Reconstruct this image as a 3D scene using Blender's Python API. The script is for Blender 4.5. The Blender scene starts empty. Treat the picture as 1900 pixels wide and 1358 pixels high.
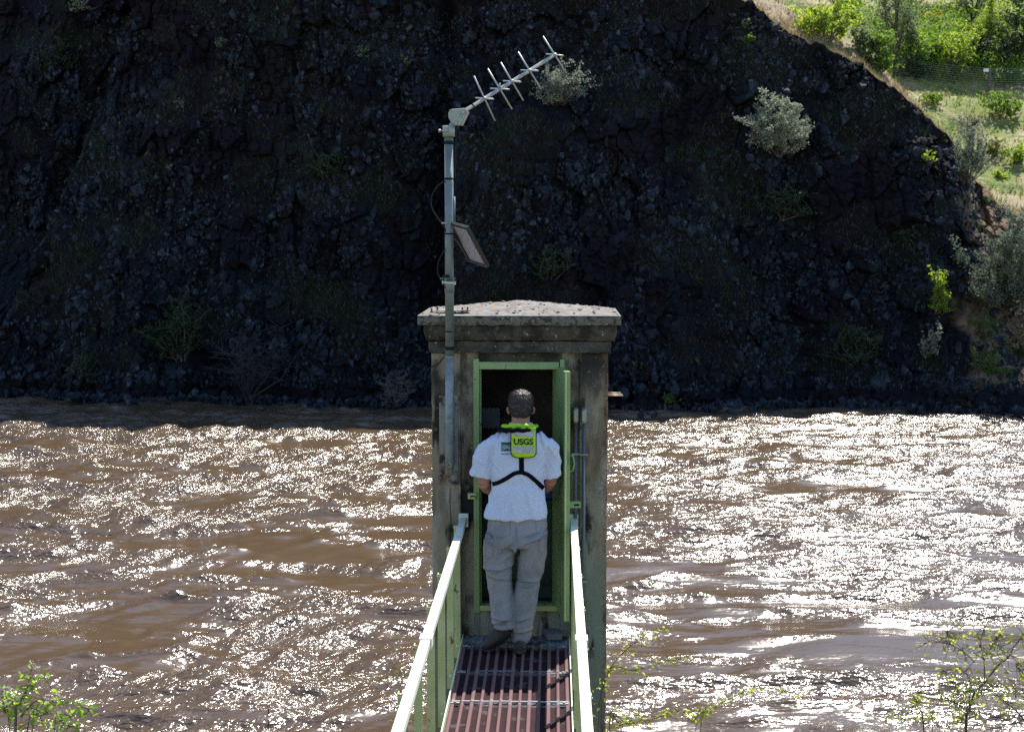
import bpy, bmesh, math, random
import numpy as np
from mathutils import Vector, Matrix
from mathutils.bvhtree import BVHTree

scene = bpy.context.scene
R = math.radians

# ------------------------------------------------------------------ camera
F = 2639.0                       # focal length in photo pixels (50 mm)
PITCH = math.atan(259.0 / F)
YAW = math.atan(78.0 / F * math.cos(PITCH))
CAM = Vector((0.0, 0.0, 9.0))
cam_data = bpy.data.cameras.new("camera")
cam_data.lens = 50.0
cam_data.sensor_width = 36.0
cam_data.clip_start = 0.1
cam_data.clip_end = 2000.0
cam_data.dof.use_dof = True
cam_data.dof.focus_distance = 10.3
cam_data.dof.aperture_fstop = 7.1
cam = bpy.data.objects.new("camera", cam_data)
cam.location = CAM
cam.rotation_euler = (math.pi / 2 - PITCH, 0.0, YAW)
scene.collection.objects.link(cam)
scene.camera = cam

# ------------------------------------------------------------------ sky and sun
SUN_EL, SUN_AZ = R(62.0), R(28.0)
sun_vec = Vector((math.sin(SUN_AZ) * math.cos(SUN_EL), math.cos(SUN_AZ) * math.cos(SUN_EL), math.sin(SUN_EL)))
world = bpy.data.worlds.new("World")
scene.world = world
world.use_nodes = True
wn = world.node_tree
bg = wn.nodes["Background"]
sky = wn.nodes.new("ShaderNodeTexSky")
sky.sky_type = 'NISHITA'
sky.sun_disc = False
sky.sun_elevation = SUN_EL
sky.sun_rotation = SUN_AZ
sky.altitude = 300.0
sky.air_density = 1.0
sky.dust_density = 0.1
sky.ozone_density = 2.5
wn.links.new(sky.outputs[0], bg.inputs[0])
bg.inputs[1].default_value = 0.14
sun_data = bpy.data.lights.new("sun", 'SUN')
sun_data.energy = 5.0
sun_data.angle = R(0.53)
sun_data.color = (1.0, 0.95, 0.87)
sun = bpy.data.objects.new("sun", sun_data)
sun.rotation_euler = sun_vec.to_track_quat('Z', 'Y').to_euler()
sun.location = (0, 0, 60)
scene.collection.objects.link(sun)

vs = scene.view_settings
vs.view_transform = 'Standard'
vs.look = 'None'
vs.gamma = 1.0
vs.use_curve_mapping = False
vs.exposure = 0.85
scene.cycles.use_denoising = False
scene.cycles.max_bounces = 6
scene.cycles.sample_clamp_indirect = 4.0
scene.cycles.caustics_reflective = False
scene.cycles.caustics_refractive = False
scene.render.use_persistent_data = False

# ------------------------------------------------------------------ helpers
RGT = Vector((math.cos(YAW), math.sin(YAW), 0))
FWD = Vector((-math.sin(YAW) * math.cos(PITCH), math.cos(YAW) * math.cos(PITCH), -math.sin(PITCH)))
UPV = RGT.cross(FWD)

def ray(px, py):
    return FWD + RGT * ((px - 950.0) / F) + UPV * ((679.0 - py) / F)

def at(px, py, Y):
    d = ray(px, py)
    return CAM + d * (Y / d.y)

def atz(px, py, Z):
    d = ray(px, py)
    return CAM + d * ((Z - CAM.z) / d.z)

def link(o):
    scene.collection.objects.link(o)
    return o

def tag(o, label=None, cat=None, group=None, kind=None):
    if label: o["label"] = label
    if cat: o["category"] = cat
    if group: o["group"] = group
    if kind: o["kind"] = kind
    return o

def obj(name, me, mat=None, parent=None):
    if isinstance(me, bmesh.types.BMesh):
        b = me
        me = bpy.data.meshes.new(name)
        b.to_mesh(me)
        b.free()
    o = bpy.data.objects.new(name, me)
    if mat is not None and not me.materials:
        me.materials.append(mat)
    link(o)
    if parent is not None:
        o.parent = parent
        o.matrix_parent_inverse = Matrix.Translation(-Vector(parent.location))
    return o

def thing(name, loc, label, cat, group=None):
    o = bpy.data.objects.new(name, None)
    o.empty_display_size = 0.2
    o.location = loc
    link(o)
    return tag(o, label, cat, group)

def mesh_np(name, verts, faces, smooth=False):
    """verts (n,3); faces (m,k) all with the same k"""
    verts = np.asarray(verts, dtype=np.float32)
    faces = np.asarray(faces, dtype=np.int32)
    me = bpy.data.meshes.new(name)
    me.vertices.add(len(verts))
    me.vertices.foreach_set("co", verts.ravel())
    m, k = faces.shape
    me.loops.add(m * k)
    me.loops.foreach_set("vertex_index", faces.ravel())
    me.polygons.add(m)
    me.polygons.foreach_set("loop_start", np.arange(0, m * k, k, dtype=np.int32))
    me.polygons.foreach_set("loop_total", np.full(m, k, dtype=np.int32))
    me.polygons.foreach_set("use_smooth", np.full(m, smooth, dtype=bool))
    me.update(calc_edges=True)
    return me

def grid_mesh(name, P, smooth=True, flip=False):
    nr, nc = P.shape[:2]
    idx = np.arange(nr * nc).reshape(nr, nc)
    a, b, c, d = idx[:-1, :-1].ravel(), idx[:-1, 1:].ravel(), idx[1:, 1:].ravel(), idx[1:, :-1].ravel()
    f = np.stack([a, b, c, d] if not flip else [a, d, c, b], 1)
    return mesh_np(name, P.reshape(-1, 3), f, smooth)

def set_attr(me, name, values):
    at_ = me.attributes.new(name, 'FLOAT', 'POINT')
    at_.data.foreach_set("value", np.asarray(values, dtype=np.float32).ravel())

# --- numpy noise
def _hash(xi, yi, seed):
    h = (xi.astype(np.int64) * 374761393 + yi.astype(np.int64) * 668265263 + seed * 974634777) & 0xffffffff
    h = ((h ^ (h >> 13)) * 1274126177) & 0xffffffff
    h = (h ^ (h >> 16)) & 0xffffffff
    h = (h * 2246822519) & 0xffffffff
    return (h ^ (h >> 15)) & 0xffffffff

def _rnd(xi, yi, seed):
    return _hash(xi, yi, seed) / 4294967295.0

def perlin(x, y, seed=0):
    x, y = np.broadcast_arrays(np.asarray(x, float), np.asarray(y, float))
    xi, yi = np.floor(x), np.floor(y)
    fx, fy = x - xi, y - yi
    def g(dx, dy):
        a = _rnd(xi + dx, yi + dy, seed) * 2 * np.pi
        return np.cos(a) * (fx - dx) + np.sin(a) * (fy - dy)
    u = fx * fx * fx * (fx * (fx * 6 - 15) + 10)
    v = fy * fy * fy * (fy * (fy * 6 - 15) + 10)
    n0 = g(0, 0) * (1 - u) + g(1, 0) * u
    n1 = g(0, 1) * (1 - u) + g(1, 1) * u
    return (n0 * (1 - v) + n1 * v) * 1.5

def fbm(x, y, seed=0, octaves=4, gain=0.5):
    s, a = 0.0, 1.0
    for o in range(octaves):
        s = s + a * perlin(x * 2 ** o, y * 2 ** o, seed + o * 17)
        a *= gain
    return s

def cells(x, y, seed=0):
    """nearest jittered cell: F1, F2, random id, offsets"""
    x, y = np.broadcast_arrays(np.asarray(x, float), np.asarray(y, float))
    xi, yi = np.floor(x), np.floor(y)
    f1 = np.full(x.shape, 9.0); f2 = np.full(x.shape, 9.0)
    idr = np.zeros(x.shape); ox = np.zeros(x.shape); oy = np.zeros(x.shape)
    for dx in (-1, 0, 1):
        for dy in (-1, 0, 1):
            cx, cy = xi + dx, yi + dy
            px = cx + 0.1 + 0.8 * _rnd(cx, cy, seed); py = cy + 0.1 + 0.8 * _rnd(cx, cy, seed + 5)
            d = np.hypot(x - px, y - py)
            near = d < f1
            f2 = np.where(near, f1, np.minimum(f2, d))
            idr = np.where(near, _rnd(cx, cy, seed + 9), idr)
            ox = np.where(near, x - px, ox); oy = np.where(near, y - py, oy)
            f1 = np.where(near, d, f1)
    return f1, f2, idr, ox, oy

def sstep(a, b, x):
    t = np.clip((x - a) / (b - a), 0, 1)
    return t * t * (3 - 2 * t)

# --- materials
def material(name, base, rough=0.8, layers=(), bump=None, metallic=0.0, spec=0.4, translucent=0.0, coord='Object', tcol=None):
    """layers: (colour, scale, low, high, (sx,sy,sz), kind or attribute); bump: list of (scale, strength, distance)"""
    m = bpy.data.materials.new(name)
    m.use_nodes = True
    nt = m.node_tree
    N, L = nt.nodes, nt.links
    pb = N["Principled BSDF"]
    pb.inputs["Roughness"].default_value = rough
    pb.inputs["Metallic"].default_value = metallic
    pb.inputs["Specular IOR Level"].default_value = spec
    tc = N.new("ShaderNodeTexCoord")
    rgb = N.new("ShaderNodeRGB"); rgb.outputs[0].default_value = (*base, 1)
    cur = rgb.outputs[0]
    def tex(scale, mp, kind, k):
        mapn = N.new("ShaderNodeMapping"); mapn.inputs["Scale"].default_value = mp
        mapn.inputs["Location"].default_value = (k * 3.7, k * 1.3, k * 2.1)
        L.new(tc.outputs[coord], mapn.inputs[0])
        if kind == 'voronoi':
            t = N.new("ShaderNodeTexVoronoi"); t.inputs["Scale"].default_value = scale
            L.new(mapn.outputs[0], t.inputs["Vector"]); return t.outputs["Distance"]
        t = N.new("ShaderNodeTexNoise"); t.inputs["Scale"].default_value = scale
        t.inputs["Detail"].default_value = 5.0; t.inputs["Roughness"].default_value = 0.6
        L.new(mapn.outputs[0], t.inputs["Vector"]); return t.outputs["Fac"]
    for k, ly in enumerate(layers):
        col, sc, lo, hi = ly[:4]
        mp = ly[4] if len(ly) > 4 else (1, 1, 1)
        kind = ly[5] if len(ly) > 5 else 'noise'
        if kind.startswith('attr:'):
            a = N.new("ShaderNodeAttribute"); a.attribute_name = kind[5:]; out = a.outputs["Fac"]
        elif kind in 'xyz':
            sp = N.new("ShaderNodeSeparateXYZ"); L.new(tc.outputs[coord], sp.inputs[0]); out = sp.outputs['xyz'.index(kind)]
        else:
            out = tex(sc, mp, kind, k + 1)
        mr = N.new("ShaderNodeMapRange"); mr.inputs[1].default_value = lo; mr.inputs[2].default_value = hi
        L.new(out, mr.inputs[0]); fac = mr.outputs[0]
        if len(ly) > 6:       # a second mask (scale, lo, hi, kind) multiplied in
            s2, lo2, hi2, kd2 = ly[6]
            if kd2 in 'xyz':
                sp = N.new("ShaderNodeSeparateXYZ"); L.new(tc.outputs[coord], sp.inputs[0]); o2 = sp.outputs['xyz'.index(kd2)]
            elif kd2.startswith('attr:'):
                a = N.new("ShaderNodeAttribute"); a.attribute_name = kd2[5:]; o2 = a.outputs["Fac"]
            else:
                o2 = tex(s2, (1, 1, 1), kd2, k + 11)
            m2 = N.new("ShaderNodeMapRange"); m2.inputs[1].default_value = lo2; m2.inputs[2].default_value = hi2
            L.new(o2, m2.inputs[0])
            mu = N.new("ShaderNodeMath"); mu.operation = 'MULTIPLY'
            L.new(fac, mu.inputs[0]); L.new(m2.outputs[0], mu.inputs[1]); fac = mu.outputs[0]
        mx = N.new("ShaderNodeMix"); mx.data_type = 'RGBA'
        L.new(fac, mx.inputs[0]); L.new(cur, mx.inputs[6]); mx.inputs[7].default_value = (*col, 1)
        cur = mx.outputs[2]
    L.new(cur, pb.inputs["Base Color"])
    if bump:
        prev = None
        for k, (sc, st, dist) in enumerate(bump):
            h = tex(sc, (1, 1, 1), 'noise', k + 31)
            b = N.new("ShaderNodeBump"); b.inputs["Strength"].default_value = st; b.inputs["Distance"].default_value = dist
            L.new(h, b.inputs["Height"])
            if prev is not None: L.new(prev, b.inputs["Normal"])
            prev = b.outputs[0]
        L.new(prev, pb.inputs["Normal"])
    if translucent > 0:
        tr = N.new("ShaderNodeBsdfTranslucent")
        if tcol: tr.inputs[0].default_value = (*tcol, 1)
        else: L.new(cur, tr.inputs[0])
        ms = N.new("ShaderNodeMixShader"); ms.inputs[0].default_value = translucent
        L.new(pb.outputs[0], ms.inputs[1]); L.new(tr.outputs[0], ms.inputs[2])
        L.new(ms.outputs[0], N["Material Output"].inputs[0])
    return m

# --- bmesh shapes
def add_box(bm, x0, x1, y0, y1, z0, z1, bevel=0.0):
    r = bmesh.ops.create_cube(bm, size=1.0)
    vs_ = r['verts']
    bmesh.ops.scale(bm, vec=(x1 - x0, y1 - y0, z1 - z0), verts=vs_)
    bmesh.ops.translate(bm, vec=((x0 + x1) / 2, (y0 + y1) / 2, (z0 + z1) / 2), verts=vs_)
    if bevel > 0:
        es = list({e for v in vs_ for e in v.link_edges})
        bmesh.ops.bevel(bm, geom=es, offset=bevel, segments=2, affect='EDGES', profile=0.7)
    return bm

def box(x0, x1, y0, y1, z0, z1, bevel=0.0):
    return add_box(bmesh.new(), x0, x1, y0, y1, z0, z1, bevel)

def frames(pts):
    pts = [Vector(p) for p in pts]
    out = []
    ref = None
    for i, p in enumerate(pts):
        t = (pts[min(i + 1, len(pts) - 1)] - pts[max(i - 1, 0)])
        t = t.normalized() if t.length > 1e-9 else Vector((0, 0, 1))
        if ref is None:
            ref = Vector((0, 0, 1)) if abs(t.z) < 0.9 else Vector((1, 0, 0))
        u = (ref - t * ref.dot(t))
        u = u.normalized() if u.length > 1e-6 else t.orthogonal().normalized()
        ref = u
        out.append((p, t, u, t.cross(u)))
    return out

def add_tube(bm, pts, rad, seg=8, cap=True, sq=None):
    """rad: number or list; sq=(a,b) gives an elliptical cross-section factor"""
    fr = frames(pts)
    rads = rad if hasattr(rad, '__len__') else [rad] * len(fr)
    sa, sb = sq or (1, 1)
    rings = []
    for (p, t, u, v), r in zip(fr, rads):
        rings.append([bm.verts.new(p + u * (math.cos(2 * math.pi * k / seg) * r * sa) + v * (math.sin(2 * math.pi * k / seg) * r * sb)) for k in range(seg)])
    for a, b in zip(rings, rings[1:]):
        for k in range(seg):
            f = bm.faces.new((a[k], a[(k + 1) % seg], b[(k + 1) % seg], b[k])); f.smooth = seg > 5
    if cap:
        bm.faces.new(rings[0][::-1]); bm.faces.new(rings[-1])
    return bm

def tube(pts, rad, seg=8, **k):
    return add_tube(bmesh.new(), pts, rad, seg, **k)

def add_bar(bm, p0, p1, w, h, up=(0, 0, 1)):
    """square bar from p0 to p1, width w, height h"""
    p0, p1 = Vector(p0), Vector(p1)
    t = (p1 - p0).normalized()
    s = t.cross(Vector(up)).normalized()
    n = s.cross(t)
    vs_ = []
    for p in (p0, p1):
        for a, b in ((-1, -1), (1, -1), (1, 1), (-1, 1)):
            vs_.append(bm.verts.new(p + s * (a * w / 2) + n * (b * h / 2)))
    for q in ((3, 2, 1, 0), (4, 5, 6, 7), (0, 1, 5, 4), (1, 2, 6, 5), (2, 3, 7, 6), (3, 0, 4, 7)):
        bm.faces.new([vs_[i] for i in q])
    return bm

def bar(p0, p1, w, h, up=(0, 0, 1), bevel=0.0):
    bm = add_bar(bmesh.new(), p0, p1, w, h, up)
    if bevel:
        bmesh.ops.bevel(bm, geom=list(bm.edges), offset=bevel, segments=2, affect='EDGES', profile=0.7)
    return bm

def add_loft(bm, rings, seg=24, power=2.0):
    """rings: (centre, ax, ay) with vectors ax, ay spanning each closed ellipse"""
    rr = []
    for c, ax, ay in rings:
        c, ax, ay = Vector(c), Vector(ax), Vector(ay)
        ring = []
        for k in range(seg):
            a = 2 * math.pi * k / seg
            ca, sa = math.cos(a), math.sin(a)
            ca = math.copysign(abs(ca) ** (2 / power), ca); sa = math.copysign(abs(sa) ** (2 / power), sa)
            ring.append(bm.verts.new(c + ax * ca + ay * sa))
        rr.append(ring)
    for a, b in zip(rr, rr[1:]):
        for k in range(seg):
            f = bm.faces.new((a[k], a[(k + 1) % seg], b[(k + 1) % seg], b[k])); f.smooth = True
    bm.faces.new(rr[0][::-1]); bm.faces.new(rr[-1])
    return bm

def evaluated(bm, mods):
    me = bpy.data.meshes.new("shape")
    bmesh.ops.recalc_face_normals(bm, faces=bm.faces)
    bm.to_mesh(me); bm.free()
    o = bpy.data.objects.new("shape", me)
    link(o)
    for kind, props in mods:
        md = o.modifiers.new(kind, kind)
        for k, v in props.items(): setattr(md, k, v)
    dg = bpy.context.evaluated_depsgraph_get()
    out = bpy.data.meshes.new_from_object(o.evaluated_get(dg))
    bpy.data.objects.remove(o)
    for p in out.polygons: p.use_smooth = True
    return out

def fused(bm, voxel=0.008, smooth=6):
    return evaluated(bm, [('REMESH', dict(mode='VOXEL', voxel_size=voxel)), ('SMOOTH', dict(factor=0.5, iterations=smooth))])

def get_co(me):
    a = np.empty(len(me.vertices) * 3, dtype=np.float32); me.vertices.foreach_get("co", a); return a.reshape(-1, 3).astype(float)

def get_no(me):
    a = np.empty(len(me.vertices) * 3, dtype=np.float32); me.vertices.foreach_get("normal", a); return a.reshape(-1, 3).astype(float)

def set_co(me, co):
    me.vertices.foreach_set("co", co.astype(np.float32).ravel()); me.update()

def rough_box(x0, x1, y0, y1, z0, z1, step=0.03, amp=0.004, bevel=0.012, seed=0):
    """a concrete block whose faces and arrises are uneven"""
    bm = box(x0, x1, y0, y1, z0, z1)
    for ax, n in ((0, x1 - x0), (1, y1 - y0), (2, z1 - z0)):
        lo = (x0, y0, z0)[ax]
        cuts = min(int(n / step), 160)
        for k in range(1, cuts):
            co = [0, 0, 0]; no = [0, 0, 0]
            co[ax] = lo + n * k / cuts; no[ax] = 1
            bmesh.ops.bisect_plane(bm, geom=list(bm.verts) + list(bm.edges) + list(bm.faces), plane_co=co, plane_no=no)
    c = np.array([v.co[:] for v in bm.verts])
    cen = np.array([(x0 + x1) / 2, (y0 + y1) / 2, (z0 + z1) / 2]); hs = np.array([(x1 - x0) / 2, (y1 - y0) / 2, (z1 - z0) / 2])
    d = hs - np.abs(c - cen)                     # distance to each pair of faces
    near = d < 1e-5
    edge = near.sum(1) >= 2
    dirv = np.sign(c - cen) * near
    dirv /= np.maximum(np.linalg.norm(dirv, axis=1), 1e-6)[:, None]
    n1 = fbm(c[:, 0] * 9 + c[:, 1] * 7, c[:, 2] * 9 + c[:, 1] * 5, seed, 3)
    n2 = np.abs(perlin(c[:, 0] * 23 + c[:, 1] * 19, c[:, 2] * 23 - c[:, 1] * 17, seed + 3))
    off = n1 * amp - edge * (bevel * (0.25 + 1.2 * n2))
    c = c + dirv * off[:, None]
    for v, q in zip(bm.verts, c): v.co = q
    return bm
# ------------------------------------------------------------------ terrain functions
def px2x(px, Y=74.0):
    return at(px, 420, Y).x

SH = [(px2x(p, y), y) for p, y in ((-900, 84), (0, 75.3), (300, 73.0), (500, 72.2), (700, 71.0), (1150, 70.0), (1500, 71.5), (1700, 70.8), (1900, 68.6), (2300, 66.0), (3500, 72.0))]
SHX, SHY = [a for a, b in SH], [b for a, b in SH]
CREST = []
for p, q in ((1200, -90), (1338, 0), (1385, 20), (1477, 66), (1521, 90), (1600, 137), (1660, 178), (1700, 212), (1765, 266), (1800, 320), (1850, 372), (1900, 398), (2000, 470), (2300, 560)):
    w = at(p, q, 76.5)
    CREST.append((w.x, w.z))
CREST = [(-400, 44), (-60, 40), (-30, 38), (-8, 36.0), (0, 33.0)] + [c for c in CREST if c[0] > 4] + [(90, 5.0), (400, 5.0)]
CRX, CRZ = [a for a, b in CREST], [b for a, b in CREST]

def crest_z(x):
    x = np.asarray(x, float)
    c = np.interp(x, CRX, CRZ)
    return c + 0.35 * fbm(x * 0.55, x * 0 + 3.1, 5, 3) + 0.12 * perlin(x * 3.1, x * 0, 8)

def cliff_k(x):
    return np.interp(x, [-400, 16, 18.5, 20.5, 22.5, 26, 60], [0.235, 0.235, 0.29, 0.44, 0.82, 1.1, 1.6])

def cliff_y(x, z, fine=True):
    """depth of the rock face at (x, z); also the per-block random number"""
    x, z = np.broadcast_arrays(np.asarray(x, float), np.asarray(z, float))
    y = np.interp(x, SHX, SHY) + cliff_k(x) * np.maximum(z, -1.0)
    amp = np.interp(x, [14, 22], [1.0, 0.45])
    y = y - amp * (1.5 * fbm(x / 9.0, z / 15.0, 11, 2) + 0.55 * fbm(x / 2.6, z / 5.0, 12, 3))
    # the gully on the far left, the buttress under the sage bush
    edge = -27.0 + (z - 9.5) * 0.34 + 0.7 * perlin(z * 0.5, z * 0, 4)
    y = y + 7.0 * sstep(0.0, 1.3, edge - x) * sstep(2.5, 8.0, z)
    bt = sstep(-5.6, -4.6, x) * (1 - sstep(-2.6, 3.5, x)) * (1 - sstep(14.2, 15.8, z))
    y = y - 2.6 * bt
    g2 = sstep(-6.6, -5.4, x) * (1 - sstep(-5.6, -4.9, x))
    y = y + 1.4 * g2 * sstep(3, 8, z)
    # scree apron near the water
    y = y - 1.2 * (1 - sstep(0.0, 3.5, z)) * (0.5 + 0.5 * perlin(x / 3.0, z * 0, 31))
    if not fine:
        return y
    wx = x + 0.16 * perlin(x * 0.9, z * 0.9, 21); wz = z + 0.16 * perlin(x * 0.9, z * 0.9, 22)
    soft = sstep(-0.25, 0.35, fbm(x / 5.5, z / 3.2, 77, 3) + 0.12)      # grassy ledges are smoother
    f1, f2, i1, ox, oy = cells(wx / 1.35, wz / 2.2, 41)
    y = y - soft * ((i1 - 0.5) * 0.8 + (ox * (i1 - 0.5) + oy * (0.3 - i1)) * 0.8) + soft * 0.22 * (1 - sstep(0.0, 0.07, f2 - f1)) * (i1 > 0.35)
    f1, f2, i2, ox, oy = cells(wx / 0.52, wz / 0.68, 43)
    rough = 0.25 + 0.75 * soft
    y = y - rough * ((i2 - 0.5) * 0.36 + (ox * (i2 - 0.4) + oy * (0.7 - i2)) * 0.3 + 0.16 * np.sqrt(np.maximum(0, 0.5 - f1))) + rough * 0.09 * (1 - sstep(0.0, 0.12, f2 - f1)) * (i2 > 0.3)
    f1, f2, i3, ox, oy = cells(x / 0.23, z / 0.25, 47)
    y = y - rough * ((i3 - 0.5) * 0.13 - oy * 0.05)
    y = y - (1 - soft) * 0.10 * fbm(x * 2.3, z * 2.3, 49, 3)
    return y, i2, soft

def hill_z(x, Y):
    x, Y = np.broadcast_arrays(np.asarray(x, float), np.asarray(Y, float))
    cz = crest_z(x)
    ye = np.interp(x, SHX, SHY) + cliff_k(x) * cz
    plane = 9.9 + 0.42 * (Y - 80.0) + 0.6 * fbm(x / 14.0, Y / 10.0, 61, 3) + 0.8 * sstep(101.5, 103.5, Y) - 0.5 * sstep(97, 101, Y) * (1 - sstep(101, 103, Y))
    plane = np.where(Y > 190, 9.9 + 0.42 * 110 + (plane - 9.9 - 46.2) * 0.25, plane)
    sd_ = np.maximum(Y - ye, 0)
    spur = cz + 2.5 * sstep(0.0, 6.0, sd_) * np.interp(x, [16, 24], [1.0, 0.35]) - 0.05 * np.maximum(sd_ - 5, 0) - 0.05 * np.maximum(sd_ - 5, 0) ** 2
    left = sstep(-2.0, -14.0, x) * 0 + (1 - sstep(-20, 2, x))
    back = cz + 0.10 * (Y - ye)
    s = np.maximum(plane, spur)
    return np.where(left > 0, np.maximum(s, back * left + s * (1 - left)), s)

def cliff_pt(px, py):
    Y = 75.0
    for _ in range(12):
        w = at(px, py, Y)
        Y = 0.5 * Y + 0.5 * float(cliff_y(w.x, w.z, False))
    return at(px, py, Y)

def hill_pt(px, py):
    best = None
    for Y in np.arange(78.0, 190.0, 0.25):
        w = at(px, py, Y)
        if w.z <= float(hill_z(w.x, Y)):
            return w
    return at(px, py, 120.0)

# ------------------------------------------------------------------ materials of the place
M = {}
M['rock'] = material('basalt', (0.0080, 0.0102, 0.0145), 0.85, [
    ((0.0120, 0.0083, 0.0074), 0.35, 0.47, 0.60),
    ((0.0045, 0.0053, 0.0074), 1.3, 0.50, 0.62),
    ((0.0240, 0.0330, 0.0444), 1, 0.60, 1.0, (1, 1, 1), 'attr:block', (0.35, 0.42, 0.6, 'noise')),
    ((0.0252, 0.0356, 0.0414), 2.6, 0.56, 0.64, (1, 1, 0.8), 'noise', (0.5, 0.45, 0.6, 'noise')),
    ((0.0780, 0.0759, 0.0133), 1.5, 0.645, 0.68, (1.3, 1, 0.8), 'noise', (0.16, 0.48, 0.56, 'noise')),
    ((0.0072, 0.0125, 0.0059), 0.5, 0.45, 0.62, (1, 1, 1), 'noise', (1, 0.55, 0.1, 'attr:soft')),
    ((0.0102, 0.0079, 0.0081), 0.9, 0.52, 0.60),
    ((0.0090, 0.0073, 0.0118), 0.22, 0.50, 0.60),
    ((0.17, 0.115, 0.075), 1, 0.15, 0.8, (1, 1, 1), 'attr:bank'),
    ((0.0540, 0.0726, 0.0222), 0.7, 0.50, 0.60, (1, 1, 1), 'noise', (1, 0.3, 0.9, 'attr:bank')),
], bump=[(6.0, 0.5, 0.12), (20.0, 0.4, 0.04)], spec=0.12)
M['boulder'] = material('basalt_block', (0.024, 0.032, 0.043), 0.8, [
    ((0.0072, 0.0086, 0.0118), 0.9, 0.48, 0.58),
    ((0.0168, 0.0125, 0.0118), 0.5, 0.55, 0.66),
    ((0.0690, 0.0957, 0.1184), 1.7, 0.54, 0.66),  # pale patches: blue-grey lichen plus sky highlights put into the colour
    ((0.0120, 0.0158, 0.0222), 7.0, 0.52, 0.60),
    ((0.0900, 0.0891, 0.0148), 2.2, 0.655, 0.69, (1, 1, 1), 'noise', (0.16, 0.48, 0.56, 'noise')),
], bump=[(14.0, 0.5, 0.05)], spec=0.2)
M['hill'] = material('hillside_earth', (0.15, 0.185, 0.035), 0.95, [
    ((0.34, 0.27, 0.16), 0.16, 0.46, 0.60),
    ((0.07, 0.12, 0.02), 0.5, 0.52, 0.62),
    ((0.30, 0.22, 0.155), 1, 0.35, 0.9, (1, 1, 1), 'attr:crest', (1.5, 0.3, 0.5, 'noise')),
    ((0.30, 0.23, 0.13), 2.4, 0.55, 0.66),
    ((0.05, 0.045, 0.035), 3.3, 0.68, 0.72),
], bump=[(3.0, 0.7, 0.2), (14.0, 0.6, 0.06)])
M['bank'] = material('bank_earth', (0.11, 0.085, 0.055), 0.95, [
    ((0.06, 0.09, 0.02), 0.8, 0.48, 0.6), ((0.05, 0.045, 0.04), 3.0, 0.55, 0.65)], bump=[(8.0, 0.6, 0.06)])

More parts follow.
